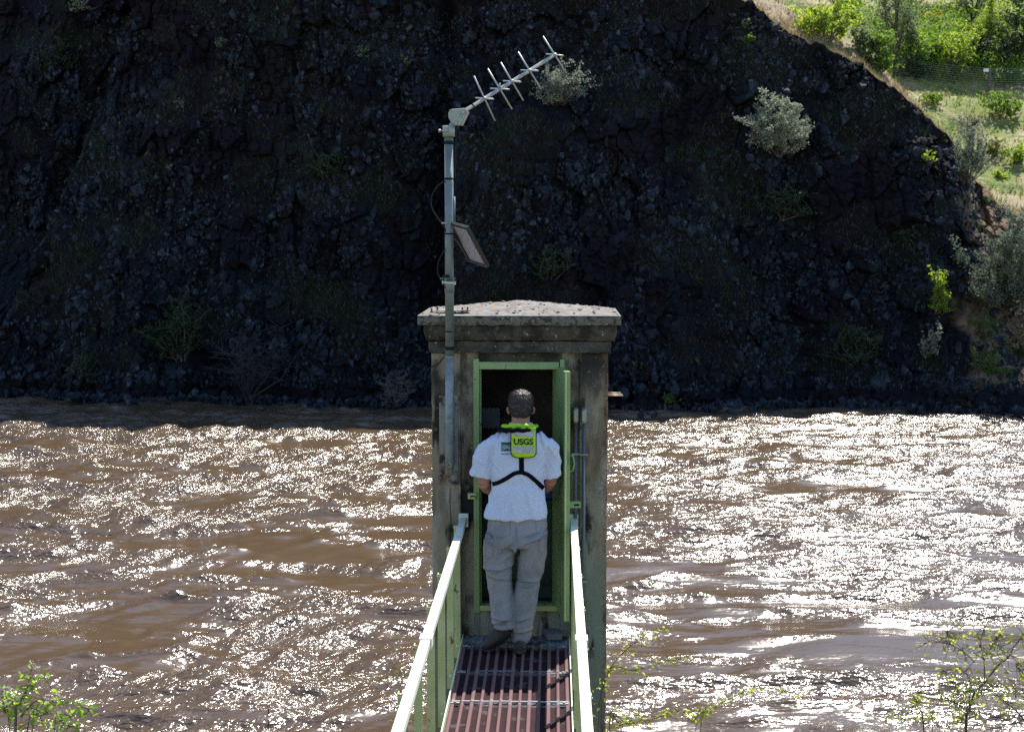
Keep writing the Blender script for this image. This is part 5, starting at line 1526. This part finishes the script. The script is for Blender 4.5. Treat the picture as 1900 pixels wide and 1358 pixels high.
PXM = 74.5 / F     # metres per photo pixel at the cliff
SHR = [
 # px, bottom py, w px, h px, material, leaves, leaf size, lean_y, kind, label
 (1442, 292, 118, 118, 'sage', 12000, 0.11, -1.9, 'sagebrush', 'large silvery sagebrush catching the sun high on the dark cliff, right of the antenna'),
 (1040, 200, 110, 72, 'sage', 3000, 0.09, -2.8, 'sagebrush', 'grey green sagebrush on the cliff just below and right of the antenna tip'),
 (1795, 345, 88, 104, 'sage', 5200, 0.10, -0.8, 'sagebrush', 'upright grey green sagebrush standing on the lower end of the sunlit ridge'),
 (1862, 578, 165, 180, 'sage_green', 18000, 0.11, -3.0, 'sagebrush', 'very large silvery green bush at the right edge above the river bank'),
 (150, 28, 66, 50, 'sage', 900, 0.09, -1.8, 'sagebrush', 'pale sagebrush near the top left corner of the shaded cliff'),
 (1722, 668, 46, 66, 'sage', 500, 0.10, -2.2, 'shrub', 'small spiky grey shrub low on the cliff below the yellow green one'),
 (1738, 590, 52, 100, 'lime', 1500, 0.11, -2.4, 'shrub', 'slender yellow green shrub glowing against the shaded lower cliff'),
 (1717, 308, 30, 28, 'lime', 400, 0.09, -1.3, 'shrub', 'small bright green tuft on the cliff left of the ridge sagebrush'),
 (1381, 56, 26, 18, 'pale', 300, 0.08, -1.0, 'shrub', 'upper of two tiny pale shrubs high on the cliff under the crest'),
 (1386, 84, 34, 16, 'green', 300, 0.08, -1.0, 'shrub', 'lower of two tiny pale shrubs high on the cliff under the crest'),
 (1452, 410, 130, 70, 'dark_green', 2400, 0.11, -0.6, 'shrub', 'wide dark shrub in shade below the large silvery sagebrush'),
 (332, 672, 125, 112, 'dark_green', 4200, 0.12, -0.8, 'shrub', 'large dark green bush near the waterline on the left'),
 (1020, 530, 90, 70, 'dark_green', 1800, 0.11, -0.7, 'shrub', 'dark green shrub on the cliff just above the gauge house roof'),
 (608, 336, 84, 56, 'dark_green', 1800, 0.11, -0.7, 'shrub', 'dark green shrub halfway up the cliff left of the antenna mast'),
 (105, 140, 100, 70, 'dark_green', 1900, 0.11, -0.8, 'shrub', 'dark green bush in the deep gully at the upper left'),
 (1590, 680, 110, 80, 'dark_green', 1800, 0.11, -0.6, 'shrub', 'loose dark shrub low on the cliff right of the gauge house'),
 (560, 52, 32, 24, 'sage_green', 350, 0.08, -0.5, 'shrub', 'blue green tuft near the top of the cliff, left half'),
 (668, 108, 34, 24, 'sage_green', 350, 0.08, -0.5, 'shrub', 'blue green tuft on the upper cliff left of the antenna bracket'),
 (745, 128, 34, 24, 'sage_green', 350, 0.08, -0.5, 'shrub', 'blue green tuft on the upper cliff nearest the antenna bracket'),
 (412, 92, 28, 20, 'sage_green', 300, 0.08, -0.5, 'shrub', 'blue green tuft on the upper cliff right of the gully'),
 (335, 205, 26, 20, 'sage_green', 260, 0.08, -0.5, 'shrub', 'blue green tuft on the cliff face near the gully edge'),
 (1120, 326, 34, 24, 'green', 350, 0.08, -0.6, 'shrub', 'small green tuft on the cliff between mast and silvery sagebrush'),
 (1345, 232, 44, 24, 'dark_green', 350, 0.08, -0.5, 'shrub', 'small dark tuft just left of the large silvery sagebrush'),
 (1240, 752, 46, 22, 'green', 500, 0.08, -0.9, 'shrub', 'low green plant at the waterline right of the gauge house'),
 (160, 735, 70, 80, 'dark_green', 800, 0.11, -0.9, 'shrub', 'thin dark bush at the waterline on the far left'),
 (1690, 455, 50, 34, 'dark_green', 500, 0.10, -0.6, 'shrub', 'dark tuft in shade left of the very large silvery bush'),
 (1838, 700, 60, 44, 'green', 900, 0.09, -0.4, 'shrub', 'low leafy shrub on the sunlit bank above the shore rocks'),
 (1884, 650, 40, 40, 'dry', 700, 0.10, -0.3, 'grass tuft', 'dry grass tuft on the sunlit bank at the right edge'),
]
for k, (px, pb, w, h, mt, n, lf, ly, cat, lab) in enumerate(SHR):
    b = base_on_cliff(px, pb)
    hh = h * PXM
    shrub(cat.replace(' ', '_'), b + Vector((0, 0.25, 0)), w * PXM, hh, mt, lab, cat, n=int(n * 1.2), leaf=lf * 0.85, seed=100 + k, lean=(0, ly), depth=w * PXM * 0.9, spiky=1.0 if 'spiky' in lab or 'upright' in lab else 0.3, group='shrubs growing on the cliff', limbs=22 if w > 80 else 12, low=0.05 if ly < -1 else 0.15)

# the leafless tree at the waterline
b = cliff_pt(465, 752)
shrub('bare_tree', b + Vector((0, -0.9, -0.2)), 5.2, 4.2, 'dead', 'leafless pale tree leaning over the waterline left of the gauge house', 'tree', n=0, seed=5, trunk=0.25, limbs=16, lean=(0.6, -0.8), bmat='dead', depth=2.6, bare=True)
b = cliff_pt(735, 762)
shrub('bare_tree', b + Vector((0, -0.6, -0.2)), 2.8, 2.2, 'dead', 'smaller leafless reddish bush at the waterline beside the gauge house', 'tree', n=0, seed=6, trunk=0.15, limbs=14, lean=(0.2, -0.5), bmat='bark', depth=1.8, bare=True)

HSH = [
 (1535, 78, 130, 90, 'lime', 4200, 'bush', 'broad lime green bush just behind the top of the ridge'),
 (1660, 128, 80, 150, 'pale', 3000, 'tree', 'tall thin pale leaved tree above the wire fence on the left'),
 (1630, 140, 62, 80, 'green', 2400, 'bush', 'bright green bush at the foot of the tall thin tree'),
 (1686, 112, 46, 66, 'pale', 1400, 'bush', 'whitish green bush right of the tall thin tree'),
 (1600, 108, 60, 60, 'pale', 1400, 'bush', 'pale bush between the ridge and the tall thin tree'),
 (1772, 128, 96, 70, 'lime', 3600, 'bush', 'lime green bush standing behind the wire fence left of the post'),
 (1725, 124, 60, 50, 'green', 1800, 'bush', 'mid green bush behind the fence, left of the lime bush'),
 (1840, 92, 70, 110, 'lime', 3600, 'bush', 'tall feathery lime bush behind the fence post'),
 (1882, 122, 90, 90, 'dark_green', 4200, 'bush', 'large deep green bush behind the fence at the right edge'),
 (1820, 128, 60, 54, 'dark_green', 2200, 'bush', 'deep green bush right behind the fence post'),
 (1700, 150, 60, 46, 'dark_green', 1800, 'bush', 'dark bush at the left end of the fence'),
 (1890, 36, 50, 80, 'green', 1800, 'tree', 'green tree with a dark trunk in the top right corner'),
 (1735, 78, 44, 30, 'green', 900, 'bush', 'small bush with dense green leaves on the upper slope'),
 (1580, 30, 60, 40, 'green', 1200, 'bush', 'bush on the upper slope beyond the ridge bush'),
 (1690, 26, 54, 30, 'grass', 1000, 'bush', 'low yellow green bush high on the slope left of the dark rock'),
 (1786, 30, 60, 34, 'grass', 1000, 'bush', 'low yellow green bush high on the slope right of the dark rock'),
 (1862, 222, 86, 46, 'green', 1900, 'bush', 'olive bush below the fence at the right'),
 (1728, 194, 56, 22, 'green', 700, 'bush', 'flat green bush on the terrace below the fence'),
 (1888, 306, 34, 36, 'lime', 900, 'bush', 'bright green bush on the straw slope at the right edge'),
 (1855, 330, 28, 14, 'lime', 400, 'bush', 'small green mound alone on the straw slope'),
 (1848, 292, 50, 30, 'grass', 700, 'bush', 'scruffy bush on the straw slope behind the ridge sagebrush'),
]
for k, (px, pb, w, h, mt, n, cat, lab) in enumerate(HSH):
    b = hill_pt(px, pb)
    pm = b.y / F
    shrub('tree' if cat == 'tree' else 'bush', b + Vector((0, 0, -0.1)), w * pm * 1.15, h * pm * 1.1, mt, lab, cat, n=n, leaf=0.12, seed=300 + k, group='bushes and trees on the sunlit hillside', limbs=18, trunk=0.3 if cat == 'tree' else 0, spiky=0.4)
b = hill_pt(1802, 66)
shrub('tree', b, 3.0, 3.6, 'dead', 'bare grey tree with a thin trunk on the upper hillside', 'tree', n=0, seed=340, trunk=0.45, limbs=16, bmat='dead', bare=True)
b = hill_pt(1800, 238)
shrub('dry_brush', b, 3.0, 1.0, 'dead', 'grey heap of dead brush on the terrace below the fence', 'brush', n=0, seed=341, limbs=26, bmat='dead', bare=True, depth=1.6)
for k, (px, pb, w, lab) in enumerate(((1735, 44, 0.95, 'clump of bright yellow flowers on the upper hillside'), (1800, 74, 0.5, 'small clump of yellow flowers behind the lime bush'))):
    b = hill_pt(px, pb)
    t = shrub('flower_clump', b, w, 0.7, 'green', lab, 'flowers', n=300, leaf=0.09, seed=350 + k, limbs=8, group='yellow flower clumps')
    rng = np.random.default_rng(k)
    pos = np.array(b) + rng.normal(size=(90, 3)) * [w * 0.3, w * 0.3, 0.10] + [0, 0, 0.75]
    v, f = leaf_faces(pos, 0.11, rng)
    obj('petals', mesh_np('petals', v, f), M['yellow'], t)
b = hill_pt(1745, 18)
me = rock_mesh(77, 16, (2.6, 1.6, 1.2))
o = obj('hill_rock', me.copy()); o.location = b + Vector((0, 0, 0.1)); tag(o, 'dark rock outcrop high on the green hillside', 'rock')

# ground cover: grass on the hill, dry grass on the crest, tufts on shaded ledges
def blades(name, pts, h, wd, mat, label, rng, lean=0.35):
    n = len(pts)
    pts = np.asarray(pts)
    hh = h * rng.uniform(0.5, 1.4, n)
    a = rng.uniform(0, 2 * np.pi, n)
    side = np.stack([np.cos(a), np.sin(a), 0 * a], 1) * (wd * rng.uniform(0.6, 1.3, n))[:, None]
    tip = pts + np.stack([rng.normal(size=n) * lean * hh, rng.normal(size=n) * lean * hh, hh], 1)
    v = np.stack([pts - side, pts + side, tip], 1).reshape(-1, 3)
    o = obj(name, mesh_np(name, v, np.arange(3 * n).reshape(n, 3)), M[mat])
    return tag(o, label, 'grass', None, 'stuff')

rng = np.random.default_rng(9)
n = 46000
X = rng.uniform(4, 50, n); Y = 76 + rng.uniform(0, 1, n) ** 1.2 * 62
keep = fbm(X / 3.0, Y / 3.0, 13, 3) > -0.15
X, Y = X[keep], Y[keep]
ok = Y > (np.interp(X, SHX, SHY) + cliff_k(X) * crest_z(X) + 1.0)
X, Y = X[ok], Y[ok]
Z = hill_z(X, Y) - 0.04
sel = fbm(X / 6.0, Y / 6.0, 14, 2) + 0.25 * (Y > 103) - 0.12 > rng.normal(size=len(X)) * 0.15
blades('grass', np.stack([X, Y, Z], 1)[sel], 0.34, 0.045, 'grass', 'green grass covering the sunlit hillside', rng)
blades('dry_grass', np.stack([X, Y, Z], 1)[~sel], 0.30, 0.035, 'dry', 'dry straw coloured grass on the hillside terrace', rng)
n = 9000
X = rng.uniform(6, 32, n); cz = crest_z(X); ye = cliff_y(X, cz)[0]
s = rng.uniform(0, 1, n) ** 2 * 3.5
Z = np.where(s < 0.3, cz - 0.05, hill_z(X, ye + s) - 0.05)
blades('dry_grass', np.stack([X, ye + s, Z], 1), 0.26, 0.022, 'dry', 'pale dry grass fringing the crest of the cliff', rng)
n = 60000
X = rng.uniform(-33, 27, n); Z = rng.uniform(1.0, 22, n)
ok = (Z < np.interp(X, CRX, CRZ) - 0.4) & (fbm(X / 5.5, Z / 3.2, 77, 3) + 0.12 < -0.02 + rng.normal(size=n) * 0.08)
X, Z = X[ok], Z[ok]
Yc = cliff_y(X, Z)[0]
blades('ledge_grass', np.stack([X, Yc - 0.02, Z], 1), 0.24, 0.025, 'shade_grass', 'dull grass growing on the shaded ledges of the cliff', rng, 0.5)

# dense low brush behind the wire fence
n = 26000
X0 = at(1660, 100, 104).x; X1 = at(2150, 100, 112).x
X = rng.uniform(X0 - 1, X1, n); Y = 101.7 + rng.uniform(0, 1, n) ** 1.6 * 13
hm = 0.9 + 1.3 * sstep(-0.3, 0.5, fbm(X / 2.2, Y / 2.2, 15, 3))
pos = np.stack([X, Y, hill_z(X, Y) + rng.uniform(0, 1, n) ** 0.6 * hm], 1)
v, f = leaf_faces(pos, 0.15, rng)
tag(obj('undergrowth', mesh_np('undergrowth', v, f), M['green']), 'dense green undergrowth along the slope behind the wire fence', 'undergrowth', None, 'stuff')

# ------------------------------------------------------------------ wire fence on the hill
M['post'] = material('weathered_post', (0.10, 0.085, 0.075), 0.9, [((0.16, 0.14, 0.12), 6, 0.5, 0.6)])
M['wire'] = material('fence_wire', (0.30, 0.29, 0.28), 0.6, metallic=0.3)
M['white'] = material('white_plate', (0.75, 0.75, 0.73), 0.5)
def build_fence():
    pb = at(1835, 176, 101.2)
    t = thing('wire_fence', pb, 'wire fence with a wooden post and small white plate on the hillside', 'fence')
    def posts(dx):
        x = pb.x + dx; y = 101.2 + 0.10 * abs(dx)
        return Vector((x, y, float(hill_z(x, y)) if dx else pb.z))
    P = [posts(d) for d in (-8.5, 0, 6.5, 13.0)]
    for p in P:
        obj('post', box(p.x - 0.085, p.x + 0.085, p.y - 0.085, p.y + 0.085, p.z - 0.4, p.z + 1.9, 0.01), M['post'], t)
    for k in range(11):
        h = 0.25 + k * 0.15
        pts = []
        for a, b2 in zip(P, P[1:]):
            for s in (0, 0.33, 0.66): pts.append(a.lerp(b2, s) + Vector((0, -0.1, h - 0.06 * math.sin(s * 3.1))))
        pts.append(P[-1] + Vector((0, -0.1, h)))
        obj('wire', tube(pts, 0.0075, 3), M['wire'], t)
    obj('plate', box(pb.x - 0.46, pb.x - 0.10, pb.y - 0.12, pb.y - 0.10, pb.z + 1.55, pb.z + 1.77), M['white'], t)
build_fence()
# ------------------------------------------------------------------ bushes on the near bank
M['near_leaf'] = material('near_leaf', (0.20, 0.34, 0.03), 0.45, [((0.08, 0.17, 0.02), 9.0, 0.45, 0.6)], translucent=0.5, tcol=(0.50, 0.72, 0.04))
M['near_leaf2'] = material('young_leaf', (0.34, 0.40, 0.05), 0.5, [((0.15, 0.24, 0.03), 9.0, 0.45, 0.6)], translucent=0.5, tcol=(0.72, 0.76, 0.08))
M['blossom'] = material('cream_blossom', (0.62, 0.55, 0.44), 0.8, [((0.42, 0.30, 0.22), 40, 0.52, 0.62)])
def leaf_mesh(name, L, W, mat, fold=0.25):
    v = [(0, 0, 0)]; n = 5
    for k in range(1, n):
        t = k / n; w_ = W * math.sin(math.pi * t ** 0.8) ** 0.8 * 0.5
        v += [(-w_, L * t, w_ * fold - 0.15 * L * t * t), (0, L * t, -0.15 * L * t * t), (w_, L * t, w_ * fold - 0.15 * L * t * t)]
    v.append((0, L, -0.15 * L))
    f = [(0, 2, 1), (0, 3, 2)]
    for k in range(n - 2):
        a = 1 + 3 * k
        f += [(a, a + 1, a + 4, a + 3), (a + 1, a + 2, a + 5, a + 4)]
    a = 1 + 3 * (n - 2)
    f += [(a, a + 1, len(v) - 1), (a + 1, a + 2, len(v) - 1)]
    me = bpy.data.meshes.new(name); me.from_pydata(v, [], f); me.materials.append(M[mat])
    for p in me.polygons: p.use_smooth = True
    return me
def near_shrub(name, label, Y, root_px, stems, leafs, seed, cat='shrub', leaf_parts=True, thick=1.0, mat='near_leaf', density=1.0, lsz=0.028, group=None):
    """stems: list of pixel polylines with a depth offset; they all run down to the ground"""
    rnd = random.Random(seed)
    root = Vector((at(root_px, 1358, Y).x, Y, bank_z(0, Y) - 0.05))
    t = thing(name, root, label, cat, group)
    bm = bmesh.new()
    tips = []
    for pl, dy, r in stems:
        pts = [at(a, c, Y + dy) for a, c in pl]
        if pl[0][1] >= 1350: pts = [root.lerp(pts[0], 0.0) + Vector((rnd.uniform(-.05, .05), 0, 0)), root.lerp(pts[0], 0.6)] + pts
        sp_ = smooth_path(pts, 4)
        n = len(sp_)
        add_tube(bm, sp_, [r * thick * (1 - 0.75 * k / n) for k in range(n)], 5)
        tips.append((sp_, dy))
    protos = [leaf_mesh('leaf', lsz * s, lsz * 0.62 * s, mat) for s in (0.8, 1.0, 1.2)]
    jv, jf, off = [], [], 0
    vis = 0
    for sp_, dy in tips:
        m_ = len(sp_)
        lo = int(m_ * leafs[1])
        cnt = int(leafs[0] * density * (m_ - lo))
        for _ in range(cnt):
            k = rnd.uniform(lo, m_ - 1.01); i = int(k)
            p = sp_[i].lerp(sp_[i + 1], k - i)
            twig = Vector((rnd.gauss(0, 1), rnd.gauss(0, 1), rnd.gauss(0, 0.7))) * leafs[2]
            q = p + twig
            if twig.length > 0.02: add_tube(bm, [p, q], [0.0019, 0.0012], 3, cap=False)
            me = rnd.choice(protos)
            e = (rnd.uniform(-1.2, 0.5), rnd.uniform(-0.7, 0.7), rnd.uniform(0, 6.28))
            if leaf_parts and vis < 280:
                o = bpy.data.objects.new('leaf', me); link(o); o.parent = t
                o.location = q - root; o.rotation_euler = e; vis += 1
            else:
                from mathutils import Euler
                A = np.array(Matrix.Translation(q) @ Euler(e).to_matrix().to_4x4())
                v = get_co(me); jv.append(v @ A[:3, :3].T + A[:3, 3])
                fcs = []
                for p_ in me.polygons:
                    vv = list(p_.vertices)
                    fcs.append(vv if len(vv) == 4 else vv + [vv[-1]])
                for q4 in fcs:
                    jf.append((off + q4[0], off + q4[1], off + q4[2]))
                    if q4[2] != q4[3]: jf.append((off + q4[0], off + q4[2], off + q4[3]))
                off += len(v)
    if jv:
        o = obj('leaves', mesh_np('leaves', np.concatenate(jv), np.array(jf), True), M[mat], t); o["kind"] = 'stuff'
    obj('stems', bm, M['twig'], t)
    return t
nb = near_shrub('leafy_shrub', 'leafy green shrub with cream blossom in the bottom left corner', 6.4, 25, [
    ([(28, 1358), (36, 1310), (52, 1270), (60, 1235)], 0, 0.006), ([(30, 1358), (42, 1300), (66, 1262), (86, 1258)], 0.05, 0.004),
    ([(38, 1330), (70, 1298), (110, 1304), (135, 1302)], -0.05, 0.004), ([(50, 1358), (90, 1345), (130, 1330), (148, 1312), (168, 1318)], 0.03, 0.004),
    ([(18, 1358), (8, 1320), (6, 1290), (12, 1278)], 0.08, 0.004), ([(40, 1320), (22, 1300), (4, 1296)], 0.1, 0.003), ([(60, 1358), (75, 1330), (90, 1320)], -0.06, 0.003), ([(100, 1358), (120, 1345), (140, 1352)], 0.0, 0.003),
    ([(-10, 1358), (-20, 1320), (-30, 1290)], 0.0, 0.004)], (2.6, 0.15, 0.026), 21, lsz=0.031)
fl = bmesh.new(); rnd = random.Random(2)
for a, c in ((12, 1283), (60, 1232), (66, 1240), (108, 1290), (92, 1291), (4, 1300), (68, 1322), (72, 1332), (20, 1278), (4, 1308), (30, 1296), (120, 1345), (20, 1352), (102, 1352)):
    ctr = at(a, c, 6.38)
    for _ in range(14):
        p = ctr + Vector((rnd.gauss(0, 0.011), rnd.gauss(0, 0.012), rnd.gauss(0, 0.008)))
        bmesh.ops.create_icosphere(fl, subdivisions=1, radius=rnd.uniform(0.0022, 0.0042), matrix=Matrix.Translation(p))
o = obj('blossom', fl, M['blossom'], nb); o["kind"] = 'stuff'

near_shrub('thorny_shrub', 'twiggy shrub with dark bare branches and small new leaves in the bottom right corner', 7.6, 1795, [
    ([(1792, 1358), (1798, 1320), (1808, 1285), (1826, 1268), (1850, 1236), (1870, 1220), (1885, 1195), (1905, 1172)], 0, 0.008),
    ([(1826, 1268), (1826, 1225), (1820, 1200), (1822, 1178), (1828, 1160)], 0.05, 0.0035), ([(1808, 1228), (1795, 1215), (1770, 1198), (1745, 1192), (1722, 1190)], 0.0, 0.0035),
    ([(1765, 1195), (1758, 1178), (1752, 1165)], 0.0, 0.002), ([(1798, 1320), (1799, 1290), (1800, 1262), (1790, 1244)], -0.05, 0.003),
    ([(1800, 1312), (1785, 1295), (1768, 1270), (1758, 1250), (1748, 1242)], 0.04, 0.003), ([(1800, 1325), (1780, 1308), (1760, 1296), (1745, 1288)], 0.0, 0.0025),
    ([(1815, 1285), (1838, 1274), (1870, 1276), (1900, 1276)], 0.03, 0.003), ([(1870, 1220), (1858, 1204), (1848, 1190), (1862, 1172)], 0.0, 0.002), ([(1836, 1214), (1842, 1192), (1856, 1172)], 0.0, 0.002),
    ([(1900, 1335), (1880, 1312), (1862, 1300), (1850, 1288)], 0.1, 0.005), ([(1912, 1300), (1895, 1290), (1878, 1270)], 0.1, 0.004), ([(1902, 1252), (1888, 1238), (1884, 1230)], 0.1, 0.003)],
    (3.3, 0.22, 0.050), 22, leaf_parts=False, mat='near_leaf2', lsz=0.025, group=None)
near_shrub('thorny_shrub', 'thin twiggy shrub with few leaves, second from the right along the bottom edge', 7.9, 1712, [
    ([(1714, 1358), (1698, 1335), (1692, 1318), (1700, 1300), (1705, 1285)], 0, 0.005), ([(1692, 1318), (1682, 1325), (1665, 1324), (1645, 1328)], 0.0, 0.0025),
    ([(1722, 1358), (1728, 1330), (1732, 1310)], 0.05, 0.002), ([(1730, 1358), (1718, 1340), (1706, 1322)], 0.03, 0.002), ([(1690, 1322), (1694, 1300), (1690, 1285)], 0, 0.002), ([(1790, 1358), (1782, 1340), (1775, 1330), (1790, 1322)], 0, 0.003)],
    (2.4, 0.3, 0.018), 23, leaf_parts=False, mat='near_leaf2', lsz=0.022)
near_shrub('budding_branch', 'arching budding branch just right of the gauge house column', 8.2, 1150, [
    ([(1110, 1358), (1125, 1260), (1135, 1235), (1155, 1212), (1180, 1190), (1210, 1170), (1242, 1164)], -0.1, 0.004),
    ([(1115, 1358), (1130, 1245), (1170, 1243), (1200, 1238), (1240, 1226), (1272, 1222)], 0.0, 0.004),
    ([(1130, 1358), (1150, 1345), (1180, 1340), (1215, 1332), (1245, 1320), (1262, 1312)], 0.0, 0.004),
    ([(1290, 1358), (1300, 1330), (1310, 1315)], 0.1, 0.003), ([(1130, 1358), (1145, 1340), (1170, 1330), (1190, 1322)], 0.0, 0.003)],
    (3.4, 0.25, 0.020), 24, leaf_parts=False, mat='near_leaf2', lsz=0.024)
near_shrub('budding_branch', 'long budding sprig reaching right above the bottom edge, middle right', 8.4, 1330, [
    ([(1300, 1358), (1318, 1320), (1345, 1300), (1385, 1282), (1420, 1276), (1455, 1280), (1488, 1290)], 0.0, 0.003),
    ([(1265, 1358), (1282, 1340), (1300, 1325)], 0.05, 0.003)], (3.6, 0.3, 0.014), 25, leaf_parts=False, mat='near_leaf2', lsz=0.025)
near_shrub('budding_branch', 'faint budding sprigs left of the left railing', 8.8, 740, [
    ([(745, 1358), (760, 1262), (740, 1252), (720, 1256), (706, 1260)], 0.3, 0.002), ([(750, 1358), (735, 1240), (755, 1240)], 0.3, 0.002), ([(770, 1358), (780, 1300), (795, 1290)], 0.4, 0.002)],
    (2.4, 0.4, 0.010), 26, leaf_parts=False, mat='near_leaf2', lsz=0.018)
near_shrub('bare_twig', 'single thin bare twig standing up left of the railing', 7.5, 500, [([(498, 1358), (499, 1325), (500, 1302)], 0, 0.003)], (0.0, 0.5, 0.0), 27)
